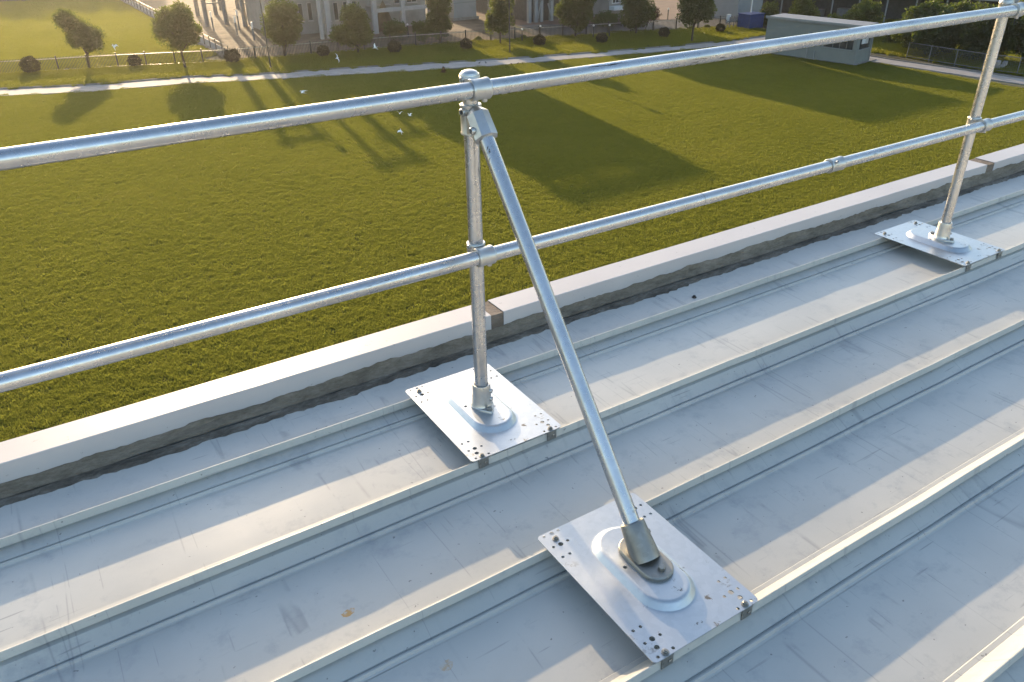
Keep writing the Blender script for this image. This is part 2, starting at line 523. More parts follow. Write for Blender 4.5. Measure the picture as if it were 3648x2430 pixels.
sheet('yard', [(17.0, 73.6), (25.6, 72.2), (32.7, 71.0), (46.2, 67.5), (49, 79), (56, 150), (17.2, 150)], G + 0.003, M['gravel'])
sheet('road', [(46.2, 67.5), (55.6, 64.8), (67.5, 60.8), (67.5, 54.4), (110, 54.4), (110, 62), (72, 66), (56, 72), (49.0, 76.5)], G + 0.006, M['asphalt'])
sheet('red_earth', [(49.0, 76.5), (56, 72), (72, 66), (110, 62), (110, 110), (52, 110)], G + 0.005, M['redsoil'])

# ------------------------------------------------------------------ grass (uncountable: one object per kind)
def grass_patch(name, size, n, h, w, mat, seed, lean=0.5, tufts=9.0):
    rg = np.random.default_rng(seed)
    p = (rg.random((n, 2)) - 0.5) * size
    ang = rg.random(n) * 2 * np.pi
    hh = h * (0.5 + 0.8 * rg.random(n))
    ww = w * (0.6 + 0.8 * rg.random(n))
    # clumping in height
    cl = 0.85 + 0.16 * np.sin(p[:, 0] * 7.1 + seed) * np.sin(p[:, 1] * 6.3 + 2 * seed)
    hh *= cl
    for _ in range(int(tufts * size * size)):
        c0 = (rg.random(2) - 0.5) * size
        d2 = ((p - c0) ** 2).sum(1)
        hh *= 1 + rg.uniform(0.2, 0.9) * np.exp(-d2 / rg.uniform(0.03, 0.08) ** 2)
    la = rg.random(n) * 2 * np.pi
    lr = lean * rg.random(n) * hh
    dx, dy = np.cos(ang) * ww / 2, np.sin(ang) * ww / 2
    v = np.zeros((n, 3, 3))
    v[:, 0] = np.stack([p[:, 0] - dx, p[:, 1] - dy, np.zeros(n)], 1)
    v[:, 1] = np.stack([p[:, 0] + dx, p[:, 1] + dy, np.zeros(n)], 1)
    v[:, 2] = np.stack([p[:, 0] + np.cos(la) * lr, p[:, 1] + np.sin(la) * lr, hh], 1)
    me = bpy.data.meshes.new(name)
    me.vertices.add(3 * n); me.vertices.foreach_set('co', v.reshape(-1))
    me.loops.add(3 * n); me.loops.foreach_set('vertex_index', np.arange(3 * n))
    me.polygons.add(n); me.polygons.foreach_set('loop_start', np.arange(0, 3 * n, 3)); me.polygons.foreach_set('loop_total', np.full(n, 3))
    me.materials.append(mat)
    me.update(); me.validate()
    return bpy.data.objects.new(name, me)      # not linked: only instanced by the grass object
def inside(poly, x, y):
    c = False
    j = len(poly) - 1
    for i in range(len(poly)):
        xi, yi = poly[i]; xj, yj = poly[j]
        if (yi > y) != (yj > y) and x < (xj - xi) * (y - yi) / (yj - yi) + xi: c = not c
        j = i
    return c
def seen(x, y, mgn=250):
    u, v = px((x, y, G))
    return (Vector((x, y, G)) - C).dot(FW) > 1 and -mgn < u < PW + mgn and -mgn - 60 < v < PH + mgn
def grass(name, poly, step, patches, label, inset=0.0, ssc=(0.9, 1.15)):
    xs = [p[0] for p in poly]; ys = [p[1] for p in poly]
    pts = []
    y = min(ys)
    while y < max(ys):
        x = min(xs)
        while x < max(xs):
            a, b = x + random.uniform(-.1, .1) * step, y + random.uniform(-.1, .1) * step
            ok = inside(poly, a, b) and seen(a, b)
            if ok and inset:
                ok = all(inside(poly, a + ex * inset, b + ey * inset) for ex, ey in ((1, 0), (-1, 0), (0, 1), (0, -1), (.7, .7), (-.7, -.7), (.7, -.7), (-.7, .7)))
            if ok: pts.append((a, b, G))
            x += step
        y += step
    me = bpy.data.meshes.new(name)
    me.from_pydata(pts, [], [])
    o = bpy.data.objects.new(name, me)
    COL.objects.link(o)
    ng = bpy.data.node_groups.new(name, 'GeometryNodeTree')
    ng.interface.new_socket('Geometry', in_out='INPUT', socket_type='NodeSocketGeometry')
    ng.interface.new_socket('Geometry', in_out='OUTPUT', socket_type='NodeSocketGeometry')
    gi, go = ng.nodes.new('NodeGroupInput'), ng.nodes.new('NodeGroupOutput')
    ip = ng.nodes.new('GeometryNodeInstanceOnPoints')
    jn = ng.nodes.new('GeometryNodeJoinGeometry')
    for pt in patches:
        oi = ng.nodes.new('GeometryNodeObjectInfo')
        oi.inputs['Object'].default_value = pt
        oi.inputs['As Instance'].default_value = True
        ng.links.new(oi.outputs['Geometry'], jn.inputs[0])
    ip.inputs['Pick Instance'].default_value = True
    rv = ng.nodes.new('FunctionNodeRandomValue'); rv.data_type = 'FLOAT_VECTOR'
    rv.inputs[1].default_value = (0, 0, 6.283)
    rs = ng.nodes.new('FunctionNodeRandomValue'); rs.data_type = 'FLOAT'
    rs.inputs[2].default_value, rs.inputs[3].default_value = ssc
    ng.links.new(gi.outputs[0], ip.inputs['Points'])
    ng.links.new(jn.outputs[0], ip.inputs['Instance'])
    ng.links.new(rv.outputs[0], ip.inputs['Rotation'])
    ng.links.new(rs.outputs[1], ip.inputs['Scale'])
    ng.links.new(ip.outputs[0], go.inputs[0])
    md = o.modifiers.new('grass', 'NODES')
    md.node_group = ng
    return tag(o, label, 'grass', kind='stuff')
lp = [grass_patch('lawn_patch', 1.5, 3400, 0.078, 0.030, M['blade'], s) for s in (1, 2, 3, 8)]
tp = [grass_patch('tall_patch', 1.2, 1500, 0.22, 0.032, M['tallblade'], s, 0.7) for s in (4, 5)]
fp = [grass_patch('field_patch', 3.0, 5200, 0.17, 0.045, M['tallblade'], s, 0.6) for s in (6, 7)]
grass('lawn_grass', lawn_poly, 1.05, lp, 'mown yellow-green grass covering the broad lawn below the roof', 0.42)
grass('verge_grass', vp, 0.8, tp, 'rough longer grass on the strip between path and picket fence', 0.35)
grass('side_grass', [(64.8, 5), (90, 5), (90, 54), (64.8, 54)], 0.9, tp, 'shaded rough grass beyond the side path under dark trees', 0.3)
grass('field_grass', [(-12, 85.0), (-0.7, 79.4), (7.2, 77.2), (16.1, 74.0), (16.6, 140), (-12, 140)], 2.1, fp, 'sunlit pale yellow field grass behind the picket fence', 0.8)

# ------------------------------------------------------------------ the roof we stand on
PITCH, R1 = 0.474, 0.23
X0, X1 = -6.0, 13.0
PANS = [-0.055, -0.056, -0.080, -0.070, -0.070] + [-0.070] * 22      # depth of each pan below the rib tops
PAN = PANS[0]
bld = thing('warehouse', (3.0, -4.0, G), 'pale grey ribbed metal roof with white parapet coping, seen from on top', 'roof')
def rib_profile(p, q):
    """cross-section of one sheet: pan at depth p, rib, foot in the next pan at depth q; (dy from the rib's near edge, z, is pan)"""
    return [(0.404, p, 1), (0.34, p, 1), (0.24, p, 1), (0.15, p, 1), (0.0765, p, 0), (0.0725, p + 0.0055, 0), (0.058, p + 0.0065, 0), (0.0545, p + 0.011, 0), (0.046, p + 0.016, 0),
            (0.005, -0.0012, 0), (0.0025, 0.0, 0), (0.0008, 0.0, 0), (0.0, -0.0008, 0), (-0.003, -0.027, 0), (-0.0015, -0.0282, 0), (0.010, -0.0286, 0), (0.009, -0.0385, 0), (-0.006, -0.0415, 0),
            (-0.044, q + 0.0080, 0), (-0.0448, q + 0.0025, 0), (-0.0505, q + 0.0025, 0), (-0.0535, q + 0.0095, 0), (-0.058, q + 0.0095, 0), (-0.0625, q + 0.002, 0), (-0.067, q, 0), (-0.0701, q, 0)]
NS = 24
rg = np.random.default_rng(3)
for i in range(NS):
    yb = R1 - PITCH * i
    xs = []
    x = X0
    while x < X1:
        xs.append(x)
        x += rg.uniform(0.10, 0.34) if -2.2 < x < 6 else 0.8
    xs.append(X1)
    pr = rib_profile(PANS[i], PANS[i + 1])
    if i == 0: pr[0] = (0.345, PAN, 1)
    np_ = len(pr)
    mb = MB()
    vs = []
    for x in xs:
        jy = rg.normal(0, 0.0007); jz = rg.normal(0, 0.0004)
        pk = rg.normal(0, 0.0006, np_)
        for k, (dy, z, ispan) in enumerate(pr):
            zz = z + (pk[k] * (1 if 0.1 < dy < 0.4 else 0.2) if ispan else jz)
            vs.append((x, yb + dy + (0 if ispan else jy), zz - (0.0006 if k == 0 and i else 0)))
    fs = [(a * np_ + k, a * np_ + k + 1, (a + 1) * np_ + k + 1, (a + 1) * np_ + k) for a in range(len(xs) - 1) for k in range(np_ - 1)]
    mb.add(vs, [f[::-1] for f in fs])
    o = mb.build('roof_sheet', M['roof'], bld, 24)
yend = R1 - PITCH * (NS - 1) - 0.069
MB().box(X0 + 0.02, X1 - 0.02, yend + 0.02, 0.67, G, -0.12).build('wall', M['wall'], bld)
# small rubber-washered screw on the first pan
MB().lathe((1.415, 0.344, PAN), (0, 0, 1), [(0.012, 0), (0.012, 0.003), (0.007, 0.004), (0.007, 0.011), (0.005, 0.012)], 12).build('roof_screw', M['rubber'], bld, 40)
# concrete core of the parapet kerb
KI, KO, KZ = 0.556, 0.696, 0.058
par = MB().box(X0 + 0.01, X1 - 0.01, KI + 0.006, KO - 0.006, PAN - 0.02, KZ - 0.012).build('parapet', M['joint'], bld)
cuts = [X0, -3.6, 0.375, 4.29, 8.3, X1]
gap = [0.0, 0.05, 0.066, 0.09, 0.05, 0.0]
for i in range(len(cuts) - 1):
    a, b = cuts[i] + gap[i], cuts[i + 1]
    mb = MB()
    n = max(2, int((b - a) / 0.13))
    pro = [(KI, -0.045), (KI, KZ - 0.0025), (KI + 0.0025, KZ), (KO - 0.0025, KZ), (KO, KZ - 0.0025), (KO, -0.14)]
    vs = []
    for k in range(n + 1):
        x = a + (b - a) * k / n
        w = rg.normal(0, 0.0006)
        for q, (y, z) in enumerate(pro):
            vs.append((x, y + (w if q < 3 else 0), z + (0.0006 * math.sin(x * 5 + q) if 2 <= q <= 3 else 0)))
    m_ = len(pro)
    fs = [(k * m_ + q, (k + 1) * m_ + q, (k + 1) * m_ + q + 1, k * m_ + q + 1) for k in range(n) for q in range(m_ - 1)]
    mb.add(vs, fs)
    o = mb.build('coping', M['coping'], par)
    sm = o.modifiers.new('thickness', 'SOLIDIFY'); sm.thickness = 0.0025; sm.offset = -1
# joints where a coping piece is missing: bare brownish concrete
for a, b in ((0.375, 0.441), (4.29, 4.38)):
    mb = MB()
    mb.box(a + 0.003, b - 0.003, KI + 0.001, KO - 0.004, -0.06, KZ - 0.004)
    mb.build('joint_filling', M['joint'], par)
# rough cement fillet against the coping and the dirt-filled gutter line below it
def wob(x, s):
    return 0.5 * math.sin(x * 3.1 + s) + 0.35 * math.sin(x * 7.7 + 2.1 * s) + 0.3 * math.sin(x * 17.3 + s * 3.7) + 0.2 * math.sin(x * 41.0 + s)
mb = MB(); vs = []; fs = []
n = int((X1 - X0) / 0.02)
for k in range(n + 1):
    x = X0 + (X1 - X0) * k / n
    t = -0.012 + 0.008 * max(-1.0, wob(x, 1.3)) + 0.004 * max(0, math.sin(x * 23 + 3 * math.sin(x * 5))) + rg.normal(0, 0.0018) + 0.003 * x
    mid = wob(x, 4.0)
    pr = [(KI - 0.001, t), (KI - 0.005 - 0.002 * abs(mid), t - 0.003), (KI - 0.012 + 0.003 * mid, -0.026 + 0.003 * wob(x, 9)), (KI - 0.036 + 0.005 * wob(x, 2.2), -0.036 + 0.002 * mid),
          (KI - 0.044 + 0.003 * mid, -0.046 + 0.002 * mid)]
    for y, z in pr: vs.append((x, y + rg.normal(0, 0.0008), z))
for k in range(n):
    for q in range(4): fs.append((k * 5 + q, (k + 1) * 5 + q, (k + 1) * 5 + q + 1, k * 5 + q + 1))
mb.add(vs, [f[::-1] for f in fs]); mb.build('cement_fillet', M['mortar'], bld, 50)
mb = MB(); vs = []; fs = []
for k in range(n + 1):
    x = X0 + (X1 - X0) * k / n
    e = KI - 0.090 + 0.010 * wob(x, 6.5) + 0.004 * math.sin(x * 57 + 4 * math.sin(x * 9)) + rg.normal(0, 0.0025)
    pr = [(KI - 0.038, -0.049 + 0.002 * wob(x, 8)), (KI - 0.050, -0.046 + 0.002 * wob(x, 3)), (KI - 0.062 + 0.005 * wob(x, 5), -0.047 + 0.002 * wob(x, 7)), (e + 0.006, PAN + 0.003), (e, PAN - 0.001)]
    for y, z in pr: vs.append((x, y + rg.normal(0, 0.0008), z + rg.normal(0, 0.0006)))
for k in range(n):
    for q in range(4): fs.append((k * 5 + q, (k + 1) * 5 + q, (k + 1) * 5 + q + 1, k * 5 + q + 1))
mb.add(vs, [f[::-1] for f in fs]); mb.build('gutter_dirt', M['debris'], bld, 50)

# ------------------------------------------------------------------ guardrail
ZR, ZM, OFF, X2 = 1.1897, 0.6558, -0.055, 2.8925
PR = 0.0242
LX, LY, YC = 0.188, 0.265, 0.0125
PZ = 0.0135                                     # top face of the plates
gr = thing('guardrail', (0, 0, 0.0), 'galvanised tube guardrail with posts, slanted brace and bolted base plates on the roof', 'guardrail')

def pipe(name, p, q, mat, r=PR, n=40):
    d = (Vector(q) - Vector(p)).normalized()
    return MB().rings([p, q], [r, r], n).build(name, mat, gr, 40)
pipe('top_rail', (-6, OFF, ZR), (9.0, OFF, ZR), M['rail'])
pipe('middle_rail', (-6, OFF, ZM), (9.0, OFF, ZM), M['rail'])

def set_screw(parent, pos, d, mat, r=0.0085):
    d = Vector(d).normalized()
    mb = MB().lathe(pos, d, [(r, -0.006), (r, 0.005), (r * 0.85, 0.0075), (r * 0.58, 0.0075), (r * 0.5, 0.0015)], 14)
    mb.build('set_screw', mat, parent, 40)
    MB().lathe(Vector(pos) + d * 0.0018, d, [(r * 0.5, 0), (r * 0.45, 0.0006)], 6).build('socket_shade', M['rubber'], parent)  # dark disc stands in for the shade down the hex recess
def sleeve(mb, c, axis, L, r=0.0318, ri=0.0):
    c, axis = Vector(c), Vector(axis).normalized()
    h = L / 2
    mb.lathe(c - axis * h, axis, [(PR + 0.0005, 0.0), (r - 0.0015, 0.0), (r, 0.002), (r, 0.007), (r - 0.0012, 0.010), (r - 0.0012, L - 0.010), (r, L - 0.007), (r, L - 0.002), (r - 0.0015, L), (PR + 0.0005, L)], 32)
def crossover(x, z, top=False):
    mb = MB()
    sleeve(mb, (x, 0, z), (0, 0, 1), 0.062)
    sleeve(mb, (x, OFF, z), (1, 0, 0), 0.062)
    mb.box(x - 0.021, x + 0.021, OFF + 0.012, -0.012, z - 0.021, z + 0.021)
    o = mb.build('crossover_clamp', M['cast'], gr, 40)
    set_screw(o, (x - 0.0315 * 0.86, -0.0315 * 0.2, z + 0.022), (-0.95, -0.3, 0), M['cast'])
    set_screw(o, (x + 0.018, OFF, z - 0.0312), (0, 0.0, -1), M['cast'])
    return o
ZT = ZR + 0.026
for x in (0.0, X2, 5.8):
    po = MB().rings([(x, 0, 0.05), (x, 0, ZT)], [PR, PR], 40).build('post', M['post'], gr, 40)
    # domed plug in the top
    MB().lathe((x, 0, ZT - 0.002), (0, 0, 1), [(0.0295, 0.0), (0.0305, 0.004), (0.0305, 0.010), (0.029, 0.013), (0.0265, 0.0125), (0.0262, 0.0145), (0.022, 0.019), (0.013, 0.0225), (0.004, 0.0235)], 32).build('end_cap', M['cast'], po, 50)
    crossover(x, ZR)
    crossover(x, ZM)
# in-line coupling of the middle rail
mb = MB(); sleeve(mb, (1.755, OFF, ZM), (1, 0, 0), 0.085, 0.0305)
o = mb.build('rail_coupling', M['cast'], gr, 40)
set_screw(o, (1.735, OFF - 0.024, ZM + 0.0195), (0, -0.78, 0.62), M['cast'], 0.006)
# faint butt joint in the middle rail
for xx in (0.97,):
    mb = MB(); mb.lathe((xx - 0.001, OFF, ZM), (1, 0, 0), [(PR + 0.0003, 0), (PR + 0.0003, 0.002)], 32)
    mb.build('rail_joint', M['dark_cast'], gr, 40)

# base plate mesh with dome and punched holes
def circle(cx, cy, r, n, sy=1.0):
    return [(cx + r * math.cos(2 * math.pi * k / n), cy + r * sy * math.sin(2 * math.pi * k / n)) for k in range(n)]
def stadium(a, r, n=14):
    pts = []
    for k in range(n + 1):
        t = math.pi * k / n
        pts.append((r * math.cos(t), a + r * math.sin(t)))
    for k in range(n + 1):
        t = math.pi + math.pi * k / n
        pts.append((r * math.cos(t), -a + r * math.sin(t)))
    return pts
def rrect(hx, hy, r, n=6):
    pts = []
    for cx, cy, t0 in ((hx - r, hy - r, 0), (-hx + r, hy - r, 90), (-hx + r, -hy + r, 180), (hx - r, -hy + r, 270)):
        for k in range(n + 1):
            t = R_(t0 + 90 * k / n)
            pts.append((cx + r * math.cos(t), cy + r * math.sin(t)))
    return pts
holes = []
for sx in (-1, 1):
    for sy in (-1, 1):
        for hx, hy in ((0.116, 0.204), (0.167, 0.204), (0.116, 0.2535), (0.167, 0.2535), (0.142, 0.157), (0.167, 0.157)):
            holes.append((sx * hx, sy * hy, 0.0048, 1.0))
        holes.append((sx * 0.142, sy * 0.203, 0.0080, 1.0))
        if sy < 0: holes.append((sx * 0.1495, sy * 0.2295, 0.0075, 1.0))
        else: holes.append((sx * 0.139, sy * 0.2535, 0.0070, 1.0))
holes += [(-0.056, 0.012, 0.0058, 1.0), (0.056, 0.012, 0.0058, 1.0)]
DH, DA = 0.021, 0.085
DR = [(0.098, 0.0), (0.0925, 0.0), (0.089, 0.0012), (0.086, 0.0045), (0.077, 0.0155), (0.073, 0.0195), (0.069, DH), (0.064, DH)]
def dome_z(x, y):
    yy = max(0, abs(y) - DA)
    d = math.hypot(x, yy)
    if d >= DR[0][0]: return 0.0
    for (r0, z0), (r1, z1) in zip(DR, DR[1:]):
        if r1 <= d <= r0: return z0 + (z1 - z0) * (r0 - d) / (r0 - r1)
    return DH
vin, ein = [], []
def loop(pts):
    o = len(vin)
    vin.extend([Vector(p) for p in pts])
    ein.extend([(o + k, o + (k + 1) % len(pts)) for k in range(len(pts))])
loop(rrect(LX, LY, 0.014))
for r, z in DR: loop(stadium(DA, r))
for hx, hy, r, s in holes: loop(circle(hx, hy, r, 12, s))
vo, eo, fo, *_ = delaunay_2d_cdt(vin, ein, [], 0, 1e-6)
mb = MB(); vs = []
for v in vo: vs.append((v.x, v.y, dome_z(v.x, v.y)))
fs = []
for f in fo:
    cx = sum(vo[i].x for i in f) / len(f); cy = sum(vo[i].y for i in f) / len(f)
    if any((cx - hx) ** 2 + (cy - hy) ** 2 < (r * 0.95) ** 2 for hx, hy, r, s in holes): continue
    fs.append(tuple(f))
from collections import Counter
cnt = Counter()
for f in fs:
    for a, b in zip(f, f[1:] + f[:1]): cnt[(a, b)] += 1
nv = len(vs)
wallf = [(b, a, a + nv, b + nv) for (a, b) in cnt if (b, a) not in cnt]
mb.add(vs + [(x, y, z - 0.003) for x, y, z in vs], fs + [tuple(i + nv for i in f[::-1]) for f in fs] + wallf)
plate_mesh = mb.mesh('base_plate', M['plate'], 28)

hexb = MB()
hexb.lathe((0, 0, 0), (0, 0, 1), [(0.0105, 0), (0.0105, 0.0018), (0.0085, 0.0022)], 20)
hexb.lathe((0, 0, 0.002), (0, 0, 1), [(0.0072, 0), (0.0072, 0.0058), (0.006, 0.0068)], 6)
hexb.lathe((0, 0, 0.008), (0, 0, 1), [(0.0036, 0), (0.0036, 0.003)], 10)
bolt_mesh = hexb.mesh('bolt', M['dark_cast'], 30)
clip = MB()
clip.box(-0.019, 0.019, -0.012, 0.016, -0.0115, -0.0032)
clip.box(-0.019, 0.019, -0.0165, -0.0135, -0.040, -0.0032)
clip.lathe((0.006, -0.0164, -0.022), (0, -1, 0), [(0.0055, 0), (0.0055, 0.003), (0.004, 0.004)], 10)
clip_mesh = clip.mesh('rib_clip', M['dark_cast'], 30)
def base_plate(cx, cy):
    o = bpy.data.objects.new('base_plate', plate_mesh)
    COL.objects.link(o)
    o.parent = gr
    o.location = (cx, cy, PZ)
    ORIG[o.name] = (0, 0, 0)
    for sx in (-1, 1):
        for y in (0.2285, -0.2535):
            b = bpy.data.objects.new('bolt', bolt_mesh); COL.objects.link(b); b.parent = o
            b.location = (sx * 0.1425, y, 0.0); b.rotation_euler = (0, 0, random.uniform(0, 1))
            b = bpy.data.objects.new('rib_clip', clip_mesh); COL.objects.link(b); b.parent = o
            b.location = (sx * 0.1425, -0.2485 if y < 0 else 0.2335, 0.0)
    return o
BX, BY = -0.0184, -0.9334
for cx, cy in ((0, YC), (X2, YC), (BX, BY), (5.8, YC)):
    base_plate(cx, cy)
# upright socket flanges of the posts
def oval(cx, cy, hy, r0, r1, n=14):
    """rounded lozenge elongated along y"""
    pts = []
    for k in range(2 * n):
        t = 2 * math.pi * k / (2 * n)
        c, s = math.cos(t), math.sin(t)
        y = hy * s
        x = (r0 + (r1 - r0) * (1 - abs(s) ** 1.3)) * c
        pts.append((cx + x, cy + y))
    return pts
DT = PZ + DH
for x in (0.0, X2, 5.8):
    fl = MB()
    fl.prism(oval(x, 0.0, 0.074, 0.016, 0.044), DT - 0.001, DT + 0.010, 0.003)
    fl.lathe((x, 0, DT + 0.008), (0, 0, 1), [(0.0415, 0.0), (0.0385, 0.006), (0.0365, 0.016), (0.0345, 0.06), (0.0335, 0.084), (0.0325, 0.0875), (PR + 0.002, 0.0875), (PR, 0.083)], 32)
    o = fl.build('socket_flange', M['cast'], gr, 40)
    d = Vector((0.62, -0.78, 0))
    for z in (0.036, 0.070):
        set_screw(o, Vector((x, 0, DT + z)) + d * 0.0352, d, M['cast'])
    for sy in (-1, 1):
        MB().lathe((x, sy * 0.056, DT + 0.009), (0, 0, 1), [(0.011, 0), (0.011, 0.002), (0.0095, 0.002), (0.0095, 0.010), (0.008, 0.0115)], 6).build('flange_bolt', M['dark_cast'], o, 30)
# slanted brace: foot flange, tube, head clamp
top = Vector((0.0, -0.020, 1.136)); foot = Vector((BX + 0.012, BY + 0.010, DT + 0.012))
bd = (top - foot).normalized()
br = MB().rings([foot + bd * 0.05, foot + bd * ((top - foot).length - 0.07)], [PR, PR], 40).build('brace', M['post'], gr, 40)
fl = MB()
fl.prism([(foot.x + x_, foot.y - 0.006 + y_) for x_, y_ in stadium(0.043, 0.050, 10)], DT - 0.001, DT + 0.013, 0.004)
fl.rings([foot - bd * 0.012, foot + bd * 0.015, foot + bd * 0.060, foot + bd * 0.094, foot + bd * 0.098], [0.043, 0.042, 0.038, 0.036, 0.034], 32)
o = fl.build('angle_flange', M['dark_cast'], gr, 40)
for dx, dy in ((0.004, -0.068), (-0.002, 0.062)):
    MB().lathe((foot.x + dx, foot.y + dy, DT + 0.011), (0, 0, 1), [(0.012, 0), (0.012, 0.003), (0.0105, 0.003), (0.0105, 0.012), (0.009, 0.0135)], 6).build('flange_bolt', M['dark_cast'], o, 30)
set_screw(o, foot + bd * 0.055 + Vector((0.037, 0.0, 0.0)), (1, 0, 0), M['dark_cast'])
hc = MB()
sleeve(hc, (0, 0, 1.092), (0, 0, 1), 0.092, 0.0335)
e = foot + bd * ((top - foot).length - 0.112)
k0 = foot + bd * ((top - foot).length - 0.032)
hc.rings([k0 + bd * 0.018, k0, e + bd * 0.010, e + bd * 0.002, e], [0.020, 0.0365, 0.0385, 0.0385, 0.0345], 8)
hc.add([(sx * 0.027, yy, zz) for yy, zz in ((0.0, 1.128), (-0.036, 1.122), (-0.062, 1.085), (-0.066, 1.062), (0.0, 1.048)) for sx in (-1, 1)],
       [(0, 2, 3, 1), (2, 4, 5, 3), (4, 6, 7, 5), (6, 8, 9, 7), (8, 0, 1, 9), (0, 8, 6, 4, 2), (1, 3, 5, 7, 9)])
o = hc.build('brace_clamp', M['cast'], gr, 35)
set_screw(o, (-0.0325, -0.010, 1.118), (-0.96, -0.28, 0), M['cast'], 0.0115)
set_screw(o, e + bd * 0.034 + Vector((-0.0375, -0.004, 0)), (-1, -0.1, 0), M['cast'], 0.0115)

# ------------------------------------------------------------------ trees and bushes
def leaves(mb_pts, sizes, mat, name, parent, seed):
    rg = np.random.default_rng(seed)
    p = np.asarray(mb_pts); n = len(p)
    a = rg.normal(size=(n, 3)); a /= np.linalg.norm(a, axis=1)[:, None]
    b = rg.normal(size=(n, 3)); b -= (b * a).sum(1)[:, None] * a; b /= np.linalg.norm(b, axis=1)[:, None]
    s = np.asarray(sizes)[:, None]
    v = np.stack([p - a * s, p - b * s * 0.45, p + a * s, p + b * s * 0.45], 1).reshape(-1, 3)
    off = np.array(ORIG.get(parent.name, (0, 0, 0)))
    me = bpy.data.meshes.new(name)
    me.vertices.add(4 * n); me.vertices.foreach_set('co', (v - off).reshape(-1))
    me.loops.add(4 * n); me.loops.foreach_set('vertex_index', np.arange(4 * n))
    me.polygons.add(n); me.polygons.foreach_set('loop_start', np.arange(0, 4 * n, 4)); me.polygons.foreach_set('loop_total', np.full(n, 4))
    me.materials.append(mat)
    me.update(); me.validate()
    o = bpy.data.objects.new(name, me)
    COL.objects.link(o); o.parent = parent
    ORIG[o.name] = tuple(off)
    return o
def crown_points(ells, n, rg, clump=0.28, cl_n=55):
    """leaf centres gathered in clumps near the surface of several ellipsoids"""
    P = []
    vol = np.array([e[3] * e[4] * e[5] for e in ells]) ** 0.75
    for e, k in zip(ells, (vol / vol.sum() * n).astype(int)):
        c = np.array(e[:3]); r = np.array(e[3:6])
        nc = max(8, int(cl_n * k / n * len(ells) ** 0.5))
        d = rg.normal(size=(nc, 3)); d /= np.linalg.norm(d, axis=1)[:, None]
        rad = rg.uniform(0.55, 0.93, nc)[:, None]
        cc = c + d * rad * r
        idx = rg.integers(0, nc, k)
        sg = clump * (0.7 + 0.6 * rg.random(nc))
        q = rg.normal(size=(k, 3)); q /= np.linalg.norm(q, axis=1)[:, None]
        q *= (rg.random(k) ** 0.45)[:, None] * sg[idx][:, None] * 1.45
        P.append(cc[idx] + q)
        kk = k // 4
        d = rg.normal(size=(kk, 3)); d /= np.linalg.norm(d, axis=1)[:, None]
        P.append(c + d * (rg.random(kk) ** 0.4)[:, None] * r * 0.85)
    return np.concatenate(P)
def tree(name, label, base, ells, n, mat, seed, tr=0.09, leaf=0.11, group=None, lean=(0, 0), clump=0.28, trunk_top=None, cat='tree'):
    rg = np.random.default_rng(seed)
    base = Vector(base)
    t = thing(name, base, label, cat, group)
    low = min(e[2] - e[5] * 0.7 for e in ells)
    main = max(ells, key=lambda e: e[3] * e[5])
    tt = Vector(main[:3])
    mb = MB()
    mid = base.lerp(tt, 0.5) + Vector((rg.normal(0, 0.06), rg.normal(0, 0.06), 0))
    mb.rings([base - Vector((0, 0, 0.05)), base + Vector((0, 0, 0.12)), base.lerp(mid, 0.6), mid, tt], [tr * 1.5, tr * 1.1, tr * 0.9, tr * 0.75, tr * 0.25], 8)
    for e in ells:
        for q in range(3):
            d = rg.normal(size=3); d[2] = abs(d[2]) * 0.6; d /= np.linalg.norm(d)
            end = Vector(e[:3]) + Vector(d * np.array(e[3:6]) * 0.75)
            st = base.lerp(tt, rg.uniform(0.38, 0.62))
            mb.rings([st, st.lerp(end, 0.5) + Vector((0, 0, 0.12)), end], [tr * 0.5, tr * 0.34, tr * 0.1], 6)
    mb.build('trunk', M['bark'], t, 60)
    pts = crown_points(ells, int(n * 1.5), rg, clump, 70)
    pts = pts[pts[:, 2] > base.z + 0.15]
    leaves(pts, leaf * (0.6 + 0.7 * rg.random(len(pts))), mat, 'crown', t, seed + 1)
    return t
RH = Vector((math.cos(YAW), -math.sin(YAW), 0))
FH = Vector((math.sin(YAW), math.cos(YAW), 0))
K = PW / 2354.0
def ell(base, x0, x1, y0, y1, depth=0.0, deep=0.9):
    """crown ellipsoid from its outline on the photograph, at the distance of the trunk's foot on the ground"""
    base = Vector(base)
    b2 = base + FH * depth
    hb, ht = height_at(b2, y1 * K), height_at(b2, y0 * K)
    zc, rz = (hb + ht) / 2, (ht - hb) / 2
    ub = px(b2 + Vector((0, 0, zc)))[0]
    dep = (b2 + Vector((0, 0, zc)) - C).dot(FW)
    mpp = dep / PF
    xc = ((x0 + x1) / 2 * K - ub) * mpp
    rx = (x1 - x0) / 2 * K * mpp
    c = b2 + RH * xc + Vector((0, 0, zc))
    return (c.x, c.y, c.z, rx, rx * deep, rz)
def gp(x, y):
    p = onz(x * K, y * K)
    return (p.x, p.y, G)
TG = 'trees in the row along the picket fence'
b = gp(207, 161)
tree('fence_tree', 'leaning dark tree with a lopsided two-lobed crown by the picket fence', b,
     [ell(b, 150, 236, 58, 112), ell(b, 120, 182, 20, 66), ell(b, 142, 205, 42, 88), ell(b, 195, 242, 82, 118)], 7500, M['leaf'], 11, 0.10, group=TG)
b = gp(427, 160)
tree('fence_tree', 'round full-crowned tree by the fence corner, its top edge glowing in the sun', b,
     [ell(b, 347, 462, 28, 104), ell(b, 358, 450, 6, 70), ell(b, 385, 455, 70, 118)], 9000, M['leaf'], 12, 0.11, group=TG)
b = gp(655, 133)
tree('fence_tree', 'broad round tree beside the tall lamp post, in front of the substation yard', b,
     [ell(b, 598, 702, 20, 100), ell(b, 608, 694, 0, 60), ell(b, 620, 680, 70, 106)], 9000, M['leaf'], 13, 0.11, group=TG)
b = gp(824, 126)
